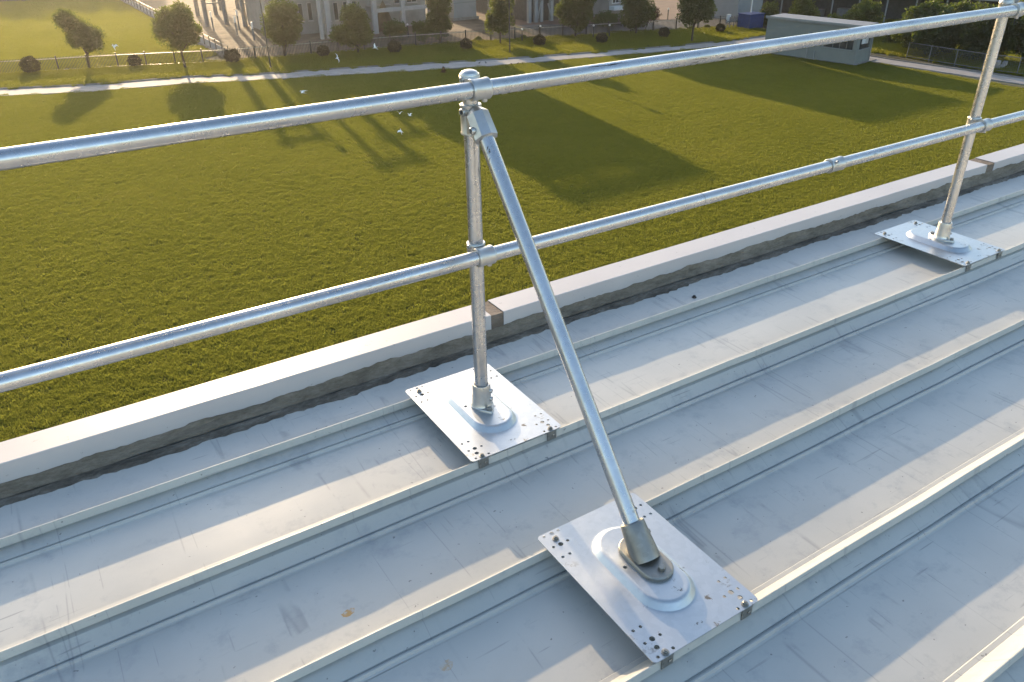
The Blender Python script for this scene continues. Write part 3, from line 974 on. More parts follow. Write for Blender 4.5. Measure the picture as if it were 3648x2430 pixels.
tree('fence_tree', 'ragged tree in front of the concrete-framed building, spreading low over the fence', b,
     [ell(b, 772, 862, 50, 104), ell(b, 782, 850, 10, 75), ell(b, 756, 800, 62, 100)], 8000, M['leaf'], 14, 0.10, group=TG)
b = gp(1012, 98)
tree('fence_tree', 'tall dark tree at the right end of the concrete-framed building', b,
     [ell(b, 970, 1042, 20, 88), ell(b, 975, 1038, -38, 50), ell(b, 942, 990, 48, 90)], 8500, M['leafdark'], 15, 0.10, group=TG)
b = gp(1150, 104)
tree('fence_tree', 'narrow upright tree with one sunlit side before the grey tank wall', b,
     [ell(b, 1122, 1182, 10, 78), ell(b, 1126, 1180, -42, 40), ell(b, 1118, 1145, 28, 74)], 8000, M['leaf'], 16, 0.08, group=TG)
b = gp(1322, 88)
tree('fence_tree', 'dense tree with its left edge lit yellow-green, before the industrial columns', b,
     [ell(b, 1280, 1372, 0, 72), ell(b, 1290, 1380, -46, 40), ell(b, 1276, 1312, -6, 50)], 9000, M['leafdark'], 17, 0.10, group=TG)
b = gp(1462, 80)
tree('fence_tree', 'dark round tree in full shade right of the white balcony window', b,
     [ell(b, 1418, 1508, -8, 68), ell(b, 1428, 1500, -48, 30)], 8000, M['leafdark'], 18, 0.10, group=TG)
b = gp(1590, 98)
tree('fence_tree', 'very dark spreading tree with a bare trunk beside the sunny grass patch', b,
     [ell(b, 1552, 1650, -12, 60), ell(b, 1560, 1640, -52, 25)], 8500, M['leafdark'], 19, 0.10, group=TG)
b = gp(905, 92)
tree('yard_bush', 'dark rounded shrub tree under the open bay of the concrete frame', b,
     [ell(b, 880, 936, 48, 86)], 2600, M['leafdark'], 20, 0.06, cat='shrub')
b = gp(1428, 60)
tree('yard_bush', 'dark shrub filling the gap below the white balcony window', b,
     [ell(b, 1360, 1425, 30, 62)], 3000, M['leafdark'], 21, 0.06, cat='shrub')
b = gp(1485, 66)
tree('yard_bush', 'small rusty-leaved shrub by the bare road corner', b, [ell(b, 1476, 1520, 16, 50)], 900, M['drybush'], 22, 0.04, leaf=0.09, cat='shrub')
# shrubs and trees behind the hut
b = gp(1768, 62)
tree('hut_tree', 'slim leafy tree touching the far end of the grey hut', b, [ell(b, 1750, 1790, 2, 60), ell(b, 1738, 1768, 28, 62)], 3600, M['leaf'], 23, 0.07)
b = gp(1850, 70)
tree('hut_tree', 'light-topped tree rising behind the middle of the hut roof', b, [ell(b, 1808, 1882, 4, 60), ell(b, 1822, 1868, -12, 30)], 4800, M['leaf'], 24, 0.08)
b = gp(1965, 84)
tree('hut_tree', 'wide bushy tree behind the near end of the hut roof', b, [ell(b, 1928, 2026, 12, 80), ell(b, 1960, 2024, 0, 45), ell(b, 1896, 1950, 34, 74)], 7500, M['leaf'], 25, 0.10)
b = gp(2140, 126)
tree('side_tree', 'large shade tree with sunlit yellow-green top beyond the pipe fence', b, [ell(b, 2046, 2230, 40, 120), ell(b, 2100, 2250, 0, 90), ell(b, 2072, 2150, 16, 70)], 15000, M['leafdark'], 26, 0.16, 0.13, clump=0.4)
b = gp(2262, 140)
tree('side_tree', 'dark leafy tree behind the far guardrail post', b, [ell(b, 2200, 2330, 40, 132), ell(b, 2220, 2330, 5, 80)], 11000, M['leafdark'], 27, 0.14, 0.13, clump=0.4)
b = gp(2380, 150)
tree('side_tree', 'dark tree at the end of the pipe fence with a few lit leaf sprays', b, [ell(b, 2310, 2450, 30, 135), ell(b, 2330, 2440, -20, 80)], 11000, M['leafdark'], 28, 0.14, 0.13, clump=0.4)
b = gp(2060, 100)
tree('side_tree', 'low dark shrub between the hut and the pipe fence', b, [ell(b, 2030, 2092, 62, 128)], 3500, M['leafdark'], 29, 0.08, 0.11, cat='shrub')
# far tree belt behind the field: it throws the long shade on the field's far end
for i, (x, y, r, h) in enumerate(((-13, 152, 4.2, 7.5), (-5, 153, 4.6, 8.4), (2.5, 151, 3.9, 7.2), (9, 153, 4.4, 8.6), (15, 151, 3.6, 7.6), (21.5, 152, 4.4, 8.2))):
    tree('far_tree', 'far tree of the belt closing off the sunlit field', (x, y, G), [(x, y, G + h * 0.6, r, r * 0.8, h * 0.5), (x + 1, y - .5, G + h * 0.42, r * 1.1, r, h * 0.4)], 5500, M['leaf'], 60 + i, 0.2, 0.24, 'trees of the far belt', clump=0.7)

# clipped ball bushes
BL = ['widest dark clipped ball bush, beside the leaning tree before the field fence',
      'clipped ball bush between the leaning tree and the round full-crowned tree',
      'clipped ball bush at the fence corner beside the low grey wall', 'clipped ball bush between the lamp post tree and the ragged tree',
      'clipped ball bush below the open bays of the concrete-framed building', 'clipped ball bush beside the tan gravel opening of the yard',
      'clipped ball bush between the narrow sunlit tree and the dense tree', 'clipped ball bush between the dense tree and the shaded round tree',
      'clipped ball bush between the shaded round tree and the very dark tree', 'smallest clipped ball bush, in the sunny grass near the blue box']
for i, (x, y, r) in enumerate(((75, 170, 20.5), (313, 155, 15), (537, 146, 17.5), (745, 132, 14.5), (908, 124, 16), (1072, 116, 14), (1240, 107, 14), (1383, 101, 13), (1526, 88, 13), (1655, 76, 11))):
    b = Vector(gp(x, y))
    dep = (b - C).dot(FW)
    rm = r * K * dep / PF
    t = thing('ball_bush', b, BL[i], 'bush', 'clipped ball bushes along the fence')
    rg2 = np.random.default_rng(100 + i)
    nn = 5200
    d = rg2.normal(size=(nn, 3)); d /= np.linalg.norm(d, axis=1)[:, None]
    lump = 1 + 0.10 * np.sin(d[:, 0] * 5 + i) * np.sin(d[:, 1] * 4.3 + 2 * i) + 0.06 * np.sin(d[:, 2] * 9 + i)
    pp = np.array(b) + np.array((0, 0, rm * 0.95)) + d * (rm * (0.6 + 0.4 * rg2.random(nn) ** 0.5) * lump)[:, None] * np.array((1, 1, 0.9))
    pp = pp[pp[:, 2] > G + 0.05]
    leaves(pp, 0.046 * (0.6 + 0.8 * rg2.random(len(pp))), M['bush'], 'foliage', t, 200 + i)
    MB().rings([b - Vector((0, 0, .03)), b + Vector((0, 0, rm * 0.9))], [0.045, 0.03], 7).build('stem', M['bark'], t, 60)
DL = 'low dome bush inside the yard behind the picket fence'
for i, (x, y, r) in enumerate(((1100, 98, 10), (1204, 96, 11), (1588, 74, 9), (1625, 70, 9))):
    b = Vector(gp(x, y - 4)); dep = (b - C).dot(FW); rm = r * K * dep / PF
    t = thing('dome_bush', b, DL, 'bush', 'dome bushes inside the yard')
    rg2 = np.random.default_rng(300 + i)
    nn = 1300
    d = rg2.normal(size=(nn, 3)); d[:, 2] = abs(d[:, 2]); d /= np.linalg.norm(d, axis=1)[:, None]
    pp = np.array(b) + d * (rm * (0.7 + 0.3 * rg2.random(nn)))[:, None]
    leaves(pp, 0.05 * (0.6 + 0.8 * rg2.random(nn)), M['leaf'], 'foliage', t, 400 + i)
    MB().rings([b - Vector((0, 0, .03)), b + Vector((0, 0, rm * 0.6))], [0.04, 0.025], 7).build('stem', M['bark'], t, 60)
b = Vector(gp(1020, 168))
t = thing('dry_plant', b, 'small reddish-brown dry plant standing alone on the shaded lawn', 'plant')
rg2 = np.random.default_rng(77)
d = rg2.normal(size=(500, 3)); d /= np.linalg.norm(d, axis=1)[:, None]; d[:, 2] = abs(d[:, 2])
hgt = rg2.random(500)
pp = np.array(b) + d * np.stack([0.36 * (1 - hgt * .8), 0.36 * (1 - hgt * .8), 0.1 + 0 * hgt], 1) * rg2.random(500)[:, None] + np.stack([0 * hgt, 0 * hgt, hgt * 0.45], 1)
leaves(pp, 0.05 * (0.5 + rg2.random(500)), M['drybush'], 'foliage', t, 78)
MB().rings([b, b + Vector((0.03, 0, 0.4))], [0.02, 0.008], 6).build('stem', M['bark'], t)

# ------------------------------------------------------------------ fences
def picket_fence(name, label, pts, h, step, bay, tall_posts=()):
    t = thing(name, (*pts[0], G), label, 'fence')
    # walk along the polyline
    seg = [(Vector(a), Vector(b)) for a, b in zip(pts, pts[1:])]
    L = [(b - a).length for a, b in seg]
    tot = sum(L)
    def at(s):
        for (a, b), l in zip(seg, L):
            if s <= l: return a.lerp(b, s / l)
            s -= l
        return seg[-1][1]
    pk = MB()
    s = 0.0
    while s < tot:
        p = at(s)
        pk.box(p.x - 0.024, p.x + 0.024, p.y - 0.011, p.y + 0.011, G + 0.10, G + h)
        pk.add([(p.x - 0.011, p.y - 0.011, G + h), (p.x + 0.011, p.y - 0.011, G + h), (p.x + 0.011, p.y + 0.011, G + h), (p.x - 0.011, p.y + 0.011, G + h), (p.x, p.y, G + h + 0.05)],
               [(0, 1, 4), (1, 2, 4), (2, 3, 4), (3, 0, 4)])
        s += step
    tag(pk.build('pickets', M['fence_dark'], t), kind='stuff')
    s = 0.0
    k = 0
    while s < tot - 0.2:
        p = at(s); q = at(min(tot, s + bay))
        po = MB().box(p.x - 0.05, p.x + 0.05, p.y - 0.05, p.y + 0.05, G, G + h + 0.09).build('post', M['fence_dark'], t)
        for z in (G + 0.14, G + h - 0.12):
            MB().bar((p.x, p.y - 0.02, z), (q.x, q.y - 0.02, z), 0.045, 0.06).build('rail', M['fence_rail'], t)
        s += bay; k += 1
    return t
picket_fence('picket_fence', 'dark steel picket fence in front of the sunlit yellow field', fence_line[:4], 1.18, 0.115, 2.35)
picket_fence('picket_fence', 'dark steel picket fence running past the buildings from the wall corner to the road', fence_line[3:], 1.18, 0.135, 2.5)
# retaining wall with panels going back from the fence corner
t = thing('retaining_wall', (16.9, 74.0, G), 'low grey wall with thin steel posts running back beside the field', 'wall')
MB().box(16.65, 16.95, 73.6, 136, G, G + 0.22).build('kerb', M['kerb'], t)
y = 73.9; 
while y < 134:
    MB().box(16.86, 16.92, y, y + 2.2, G + 0.22, G + 0.80).build('panel', M['fence_panel'], t)
    MB().box(16.78, 16.85, y - 0.035, y + 0.035, G + 0.22, G + 1.28).build('post', M['fence_dark'], t)
    MB().bar((16.815, y + 0.04, G + 1.2), (16.815, y + 2.2, G + 1.2), 0.03, 0.03).build('rail', M['fence_dark'], t)
    y += 2.24
# pipe fence on the right
def pipe_fence():
    P = [(65.1, 39.4), (65.0, 37.3), (64.95, 35.0), (64.95, 32.7), (65.4, 30.2), (65.8, 27.6)]
    t = thing('pipe_fence', (*P[0], G), 'thin grey pipe-rail fence beside the path under dark trees', 'fence')
    for a, b in zip(P, P[1:]):
        MB().tube((*a, G), (*a, G + 1.3), 0.035, n=10).build('post', M['steelgrey'], t, 50)
        MB().tube((*a, G + 1.27), (*b, G + 1.27), 0.025, n=8).build('rail', M['steelgrey'], t, 50)
        MB().tube((*a, G + 0.15), (*b, G + 0.15), 0.025, n=8).build('rail', M['steelgrey'], t, 50)
        w = MB()
        A, B = Vector(a), Vector(b)
        nW = 16
        for k in range(nW + 1):
            p = A.lerp(B, k / nW)
            w.bar((p.x, p.y, G + 0.15), (p.x, p.y, G + 1.27), 0.006, 0.006, (1, 0, 0))
        for k in range(9):
            w.bar((A.x, A.y, G + 0.2 + k * 0.125), (B.x, B.y, G + 0.2 + k * 0.125), 0.006, 0.006)
        tag(w.build('wire_mesh', M['steelgrey'], t), kind='stuff')
pipe_fence()

b = Vector(gp(2300, 158))
t = thing('rubble_heap', b, 'small heap of pale broken blocks under the trees behind the pipe fence', 'heap')
for k in range(7):
    c = b + Vector((random.uniform(-.7, .7), random.uniform(-.5, .5), 0.12 + 0.22 * (k > 3) + 0.2 * (k > 5)))
    MB().bar(c - Vector((0.3, 0.1 * (k % 3), 0.05)), c + Vector((0.3, 0.12, 0.06 * (k % 2))), 0.3, 0.26).build('block', M['conc'], t)

# ------------------------------------------------------------------ hut
hn = Vector((58.75, 39.95)); e1 = Vector((-0.165, 0.986)).normalized(); e2 = Vector((e1.y, -e1.x))
HL, HW, HH = 8.5, 2.55, 3.05
t = thing('guard_hut', (hn.x, hn.y, G), 'long grey single-storey hut with flat roof and dark corner windows on the lawn edge', 'hut')
def hb(name, a0, a1, b0, b1, z0, z1, mat, par=None):
    """box in the hut's own axes: a along the long wall, b across"""
    mb = MB()
    c = [(a, b_) for a, b_ in ((a0, b0), (a1, b0), (a1, b1), (a0, b1))]
    poly = [(hn.x + e1.x * a + e2.x * b_, hn.y + e1.y * a + e2.y * b_) for a, b_ in c]
    area = sum(poly[i][0] * poly[(i + 1) % 4][1] - poly[(i + 1) % 4][0] * poly[i][1] for i in range(4))
    if area < 0: poly = poly[::-1]
    mb.prism(poly, G + z0, G + z1)
    return mb.build(name, mat, par or t)
hb('floor_slab', -0.25, HL + 0.15, -0.12, HW + 1.0, -0.02, 0.09, M['kerb'])
# walls with openings: long wall window a 0.35..3.0, z 1.15..2.15 ; end wall window b 0.5..2.3
hb('wall', 0.30, HL, 0, 0.15, 0.09, 1.15, M['huts']); hb('wall', 3.0, HL, 0, 0.15, 1.15, 2.15, M['huts']); hb('wall', 0.30, HL, 0, 0.15, 2.15, HH - 0.15, M['huts'])
hb('corner_pier', 0.0, 0.30, 0.0, 0.45, 0.09, HH - 0.15, M['huts'])
hb('wall', 0.02, 0.17, 0.45, HW, 0.09, 1.15, M['huts']); hb('wall', 0.02, 0.17, 0.45, HW, 2.2, HH - 0.15, M['huts']); hb('wall', 0.02, 0.17, 2.25, HW, 1.15, 2.2, M['huts'])
hb('wall', HL - 0.15, HL - 0.003, 0.153, HW, 0.09, HH - 0.15, M['huts']); hb('wall', 0.173, HL - 0.153, HW - 0.15, HW - 0.003, 0.09, HH - 0.15, M['huts'])
w = hb('window', 0.32, 2.98, 0.08, 0.10, 1.16, 2.14, M['glassdark'])
for a in (0.32, 0.9, 1.5, 2.1, 2.93): hb('mullion', a, a + 0.05, 0.05, 0.079, 1.153, 2.147, M['steelgrey'], w)
hb('sill', 0.31, 3.05, -0.04, 0.06, 1.10, 1.148, M['sheet_grey'], w)
w = hb('window', 0.09, 0.11, 0.46, 2.24, 1.16, 2.19, M['glassdark'])
hb('notice', 0.05, 0.07, 0.85, 1.45, 1.55, 2.0, M['whitepaint'], w)
for k in range(3): hb('notice', 0.05, 0.07, 1.52 + k * 0.16, 1.60 + k * 0.16, 1.52, 2.05, M['whitepaint'], w)
hb('sill', -0.05, 0.06, 0.44, 2.27, 1.10, 1.148, M['sheet_grey'], w)
hb('roof', -0.18, HL + 0.12, -0.14, HW + 0.15, HH - 0.148, HH, M['hutroof'])
hb('roof_edge', -0.20, HL + 0.14, -0.16, -0.10, HH - 0.06, HH + 0.07, M['sheet_grey'])
for a, b_, z1 in ((-0.06, HW - 0.1, HH - 0.15), (4.3, -0.06, 1.9), (3.6, -0.05, 0.75)):
    q = hn + e1 * a + e2 * b_
    MB().tube((q.x, q.y, G + 0.05), (q.x, q.y, G + z1), 0.045, n=10).build('drain_pipe', M['sheet_grey'], t, 50)
q = hn + e1 * 4.3 - e2 * 0.05
MB().box(q.x - 0.08, q.x + 0.08, q.y - 0.1, q.y + 0.1, G + 1.9, G + 2.15).build('wall_lamp', M['sheet_grey'], t)

# ------------------------------------------------------------------ buildings behind
def win(par, x0, x1, y, z0, z1, frame, bars=1, depth=0.06, out=-1, pane=None):
    w = MB().box(x0, x1, min(y + out * 0.006, y + out * 0.02), max(y + out * 0.006, y + out * 0.02), z0, z1).build('window', pane or M['glassdark'], par)
    f = MB()
    fw = 0.06
    ya, yb = sorted((y + out * 0.05, y + out * 0.003))
    f.box(x0 - fw, x0, ya, yb, z0 - fw, z1 + fw); f.box(x1, x1 + fw, ya, yb, z0 - fw, z1 + fw)
    f.box(x0, x1, ya, yb, z1, z1 + fw); f.box(x0, x1, ya, yb, z0 - fw, z0)
    for k in range(bars):
        xm = x0 + (x1 - x0) * (k + 1) / (bars + 1)
        f.box(xm - 0.025, xm + 0.025, ya, yb, z0, z1)
    f.build('frame', frame, w)
    s = sorted((y + out * 0.16, y + out * 0.003))
    MB().box(x0 - 0.12, x1 + 0.12, s[0], s[1], z0 - 0.14, z0 - 0.061).build('sill', M['conc'], w)
    return w
# concrete-framed building, x 28.5..41, front face at y = 80
B1 = thing('concrete_building', (35, 88, G), 'pale concrete-framed building with tall columns, open bays and narrow windows', 'building')
MB().box(29.2, 37.4, 83.0, 95, G, G + 12.6).build('wall', M['concwall'], B1)
MB().box(26.6, 29.19, 84.5, 95, G, G + 9.6).build('wall', M['concwall'], B1)
MB().box(24.6, 26.59, 87.0, 95, G, G + 6.0).build('wall', M['concwall'], B1)
MB().box(37.41, 41.2, 83.0, 92, G, G + 4.0).build('wall', M['concwall'], B1)
MB().box(28.9, 37.7, 82.6, 95.3, G + 12.601, G + 12.9).build('roof', M['conc'], B1)
for x, wd, hh in ((27.9, 0.28, 9.5), (28.7, 0.48, 12.6), (31.1, 0.30, 12.6), (33.85, 0.50, 12.6), (37.1, 0.42, 12.6), (40.4, 0.45, 4.0)):
    MB().box(x - wd / 2, x + wd / 2, 80.0, 80.45, G, G + hh).build('column', M['conc'], B1)
for z in (2.05, 5.4, 9.0, 12.2):
    MB().box(28.95, 33.59, 80.05, 80.40, G + z + 0.6, G + z + 0.9).build('beam', M['conc'], B1) if z > 3 else None
    MB().box(34.11, 36.88, 80.05, 80.40, G + z, G + z + 0.36).build('beam', M['conc'], B1)
    if z < 5: MB().box(37.32, 40.16, 80.05, 80.40, G + z, G + z + 0.36).build('beam', M['conc'], B1)
    MB().box(28.5, 37.3, 80.46, 82.99, G + z + 0.9, G + z + 1.05).build('slab', M['conc'], B1) if z > 3 else None
MB().box(37.35, 40.15, 80.1, 80.35, G + 3.05, G + 3.25).build('beam', M['conc'], B1)
win(B1, 37.5, 38.7, 83.0, G + 2.5, G + 3.3, M['conc'], 1); win(B1, 39.0, 40.1, 83.0, G + 2.5, G + 3.3, M['conc'], 1)
for x in (29.6, 30.5, 31.6, 32.6): win(B1, x, x + 0.42, 83.0, G + 1.35, G + 3.0, M['conc'], 0)
for z in (5.6, 9.2):
    for x in (29.7, 31.4, 33.4, 35.0, 36.2): win(B1, x, x + 0.8, 83.0, G + z, G + z + 1.6, M['conc'], 1)
win(B1, 27.2, 27.6, 84.5, G + 1.35, G + 3.0, M['conc'], 0); win(B1, 28.2, 28.6, 84.5, G + 1.35, G + 3.0, M['conc'], 0)
MB().box(34.2, 36.8, 82.4, 82.99, G + 2.42, G + 2.5).build('landing', M['conc'], B1)
# heap of ochre earth seen in the open bay, on the landing level
b = Vector((35.5, 81.6, G))
mb = MB(); vs = []; fs = []
nr, na = 6, 20
for i in range(nr + 1):
    for k in range(na):
        r = 1.25 * (1 - i / nr); a = 2 * math.pi * k / na
        vs.append((b.x + r * math.cos(a) * (1 + .1 * math.sin(3 * a)), b.y + 0.62 * r * math.sin(a), G + 3.0 * (1 - (r / 1.25) ** 1.25) + 0.07 * math.sin(5 * a + i)))
for i in range(nr):
    for k in range(na): fs.append((i * na + k, i * na + (k + 1) % na, (i + 1) * na + (k + 1) % na, (i + 1) * na + k))
mb.add(vs, fs)
tag(mb.build('earth_heap', M['gravel'], None, 60, (b.x, b.y, G)), 'heap of ochre earth in the open bay of the concrete frame', 'heap')
# grey tank building and pipes
B2 = thing('grey_tank_house', (46.5, 86, G), 'plain pale grey windowless block right of the tall dark tree', 'building')
MB().box(45.1, 48.1, 83.6, 88, G + 0.3, G + 5.2).build('wall', M['sheet_grey'], B2)
MB().box(44.9, 48.3, 83.4, 88.2, G, G + 0.3).build('plinth', M['kerb'], B2)
MB().box(45.0, 48.2, 83.5, 88.1, G + 5.2, G + 5.4).build('roof', M['hutroof'], B2)
MB().box(45.1, 48.1, 83.585, 83.599, G + 1.85, G + 1.9).build('seam', M['steelgrey'], B2)
PG = 'vertical process pipes beside the grey block'
for i, (x, y, r, h) in enumerate(((48.6, 81.6, 0.10, 5.0), (49.1, 81.3, 0.12, 4.6), (49.55, 81.2, 0.08, 5.0))):
    t = thing('process_pipe', (x, y, G), 'grey upright process pipe with bent top by the windowless block', 'pipe', PG)
    MB().rings([(x, y, G), (x, y, G + h - 0.4), (x + 0.1, y, G + h - 0.1), (x + 0.4, y, G + h)], [r, r, r, r], 12).build('tube', M['steelgrey'], t, 60)
    for z in (0.05, 1.6, 3.0): MB().lathe((x, y, G + z), (0, 0, 1), [(r * 1.6, 0), (r * 1.6, 0.06)], 14).build('collar', M['sheet_grey'], t, 40)
def cabinet(loc, w, d, h, label):
    x, y = loc
    t = thing('control_cabinet', (x, y, G), label, 'cabinet')
    MB().box(x - w / 2, x + w / 2, y - d / 2, y + d / 2, G + 0.1, G + h).build('body', M['sheet_grey'], t)
    MB().box(x - w / 2 - 0.03, x + w / 2 + 0.03, y - d / 2 - 0.05, y + d / 2 + 0.03, G + h, G + h + 0.05).build('hood', M['hutroof'], t)
    MB().box(x - w / 2 + 0.06, x + w / 2 - 0.06, y - d / 2 - 0.012, y - d / 2 - 0.002, G + 0.25, G + h - 0.1).build('door', M['steelgrey'], t)
    MB().box(x - w / 2, x + w / 2, y - d / 2, y + d / 2, G, G + 0.1).build('plinth', M['kerb'], t)
cabinet((48.3, 80.0), 0.7, 0.5, 1.5, 'grey control cabinet standing below the process pipes')
cabinet((47.2, 79.2), 0.5, 0.4, 1.1, 'smaller grey control cabinet left of the process pipes')
# industrial column house
B3 = thing('process_building', (58, 84, G), 'dark grey industrial building with tall pale columns behind the fence trees', 'building')
MB().box(51.6, 61.6, 77.5, 92, G, G + 11.8).build('wall', M['darkwall'], B3)
for i, x in enumerate((51.0, 51.9, 52.6, 54.0, 55.4, 57.2, 59.0, 60.8)):
    MB().box(x - 0.19, x + 0.19, 76.6, 77.0, G, G + 11.0 - (i % 3)).build('column', M['sheet_grey'], B3)
MB().bar((51.95, 76.55, G + 0.3), (52.55, 76.55, G + 2.6), 0.12, 0.12).build('diagonal_strut', M['sheet_grey'], B3)
MB().bar((53.9, 76.55, G + 0.3), (53.4, 76.55, G + 1.9), 0.12, 0.12).build('diagonal_strut', M['sheet_grey'], B3)
MB().box(50.6, 61.4, 76.5, 77.1, G + 4.6, G + 5.1).build('beam', M['sheet_grey'], B3)
MB().box(51.4, 61.8, 77.3, 92.2, G + 11.8, G + 12.1).build('roof', M['hutroof'], B3)
# white balcony house
B4 = thing('balcony_house', (63, 74, G), 'house front with white-framed balcony window between two dark trees', 'building')
MB().box(59.6, 62.6, 73.4, 76.4, G, G + 6.5).build('wall', M['concwall'], B4)
w = win(B4, 60.1, 61.0, 73.4, G + 1.75, G + 2.7, M['whitepaint'], 1); win(B4, 61.3, 61.9, 73.4, G + 1.75, G + 2.7, M['whitepaint'], 0)
MB().box(59.7, 62.3, 72.5, 73.39, G + 1.05, G + 1.45).build('balcony', M['whitepaint'], B4)
MB().box(59.4, 62.8, 73.2, 76.6, G + 6.5, G + 6.7).build('roof', M['hutroof'], B4)
# grey block and warehouse on the right
B5 = thing('grey_block', (71, 68, G), 'plain mid-grey block wall behind the blue tarpaulin box', 'building')
MB().box(70.4, 74.3, 64.0, 70, G, G + 9.5).build('wall', M['sheet_grey'], B5)
MB().box(70.2, 74.5, 63.8, 70.2, G + 9.5, G + 9.8).build('roof', M['hutroof'], B5)
B6 = thing('open_warehouse', (86, 62, G), 'dark open-fronted warehouse with awning posts behind the hut', 'building')
D_ = Vector((0.29, -0.957)); Nn = Vector((0.957, 0.29)); O6 = Vector((75.5, 69.5))
def w6(name, a0, a1, b0, b1, z0, z1, mat):
    c = [O6 + D_ * a + Nn * b_ for a, b_ in ((a0, b0), (a1, b0), (a1, b1), (a0, b1))]
    poly = [(p.x, p.y) for p in c]
    area = sum(poly[i][0] * poly[(i + 1) % 4][1] - poly[(i + 1) % 4][0] * poly[i][1] for i in range(4))
    if area < 0: poly = poly[::-1]
    return MB().prism(poly, G + z0, G + z1).build(name, mat, B6)
w6('wall', 0, 34, 3.0, 12, 0, 8.5, M['darkwall'])
w6('awning', -0.3, 34, -0.4, 2.99, 2.95, 3.12, M['conc'])
for k in range(11): w6('awning_post', 0.2 + 2.9 * k, 0.32 + 2.9 * k, -0.2, -0.08, 0, 2.949, M['sheet_grey'])
for k, (a, z) in enumerate(((3.2, 0.9), (9.0, 0.8), (12.0, 1.1))):
    w6('crate', a, a + 1.3, 1.2, 2.2, 0.0, z, M['steelgrey'])
w6('roof', -0.2, 34.2, 2.9, 12.2, 8.501, 8.8, M['hutroof'])
# blue tarpaulin box
b = Vector(gp(1722, 70)); 
t = thing('tarpaulin_box', b, 'bright blue tarpaulin-covered box at the road edge', 'box')
MB().box(b.x - 0.1, b.x + 2.0, b.y, b.y + 1.6, G, G + 1.45).build('cover', M['blue'], t)
MB().box(b.x - 0.16, b.x + 2.06, b.y - 0.06, b.y + 1.66, G + 1.452, G + 1.53).build('lid', M['blue'], t)
# small pump and valve gear beside it
b = Vector(gp(1682, 66))
t = thing('valve_set', b, 'grey valve gear with a yellow-white sunlit case beside the blue box', 'machine')
for dx in (-0.9, -0.4, 0.2, 0.7): MB().tube((b.x + dx, b.y, G), (b.x + dx, b.y, G + 1.1 + 0.15 * math.sin(dx * 9)), 0.06, n=10).build('standpipe', M['steelgrey'], t, 50)
MB().tube((b.x - 1.0, b.y, G + 0.75), (b.x + 0.8, b.y, G + 0.75), 0.07, n=10).build('header_pipe', M['steelgrey'], t, 50)
MB().box(b.x - 0.45, b.x - 0.1, b.y + 0.2, b.y + 0.5, G + 0.6, G + 1.4).build('case', M['whitepaint'], t)
# poles
def lamp(name, base, h, r, mat, label, group=None):
    b = Vector(base)
    t = thing(name, b, label, 'lamp post', group)
    MB().rings([b, b + Vector((0, 0, 0.25)), b + Vector((0, 0, 0.26)), b + Vector((0, 0, h))], [r * 1.8, r * 1.8, r * 1.1, r * 0.8], 10).build('pole', mat, t, 40)
    MB().lathe(b + Vector((0, 0, h)), (0, 0, 1), [(0.05, 0), (0.22, 0.05), (0.24, 0.22), (0.18, 0.34), (0.03, 0.42)], 14).build('lamp_head', M['insul'], t, 40)
lamp('lamp_post', gp(623, 160), 6.2, 0.055, M['fence_dark'], 'tall thin dark lamp post standing in the grass strip')
lamp('lamp_post', gp(1172, 125), 5.6, 0.055, M['fence_dark'], 'thin dark lamp post in front of the narrow sunlit tree')
lamp('lamp_post', gp(1722, 64), 7.0, 0.06, M['whitepaint'], 'slim white lamp post in front of the blue box')
# garden lights on short posts along the yard side of the fence
GL = 'short dark bollard with a small white light head inside the fence'
for i, (x, y) in enumerate(((1455 / K, 133 / K), (1860 / K, 152 / K), (1925 / K, 140 / K), (2113 / K, 138 / K), (2170 / K, 136 / K), (2378 / K, 74 / K))):
    b = Vector(gp(x, y))
    t = thing('bollard_light', b, GL, 'light', 'bollard lights behind the fence')
    MB().tube(b, b + Vector((0, 0, 1.15)), 0.06, n=10).build('stem', M['fence_dark'], t, 50)
    MB().lathe(b + Vector((0, 0, 1.15)), (0, 0, 1), [(0.05, 0), (0.10, 0.03), (0.10, 0.12), (0.04, 0.18)], 12).build('head', M['insul'], t, 40)
# substation gantries: tall steel poles with cross arms
SG = 'substation gantry poles in the gravel yard'
def gantry(x, y, h, label):
    t = thing('gantry', (x, y, G), label, 'gantry', SG)
    for dx in (-1.1, 1.1):
        MB().tube((x + dx, y, G), (x + dx * 0.9, y, G + h), 0.26, 0.20, n=12).build('leg', M['steelgrey'], t, 50)
    MB().bar((x - 1.6, y, G + h - 0.3), (x + 1.6, y, G + h - 0.3), 0.22, 0.3).build('cross_arm', M['steelgrey'], t)
    MB().bar((x - 1.05, y, G + 2.4), (x + 1.05, y, G + 2.4), 0.10, 0.12).build('tie_beam', M['steelgrey'], t)
    for dx in (-0.8, 0, 0.8):
        mb = MB(); pr = []
        for k in range(7): pr += [(0.05, k * 0.1), (0.12, k * 0.1 + 0.03), (0.05, k * 0.1 + 0.07)]
        mb.lathe((x + dx, y, G + h - 1.2), (0, 0, 1), pr, 12); mb.build('insulator', M['insul'], t, 40)
for i, (x, y, h) in enumerate(((21.6, 97, 13.0), (25.2, 94.5, 14.2), (28.0, 101, 14.6), (22.9, 107, 14.5), (27.0, 112, 14.8))):
    gantry(x, y, h, 'steel substation gantry of two poles with cross arm and insulators')
IG = 'post insulators in the gravel yard'
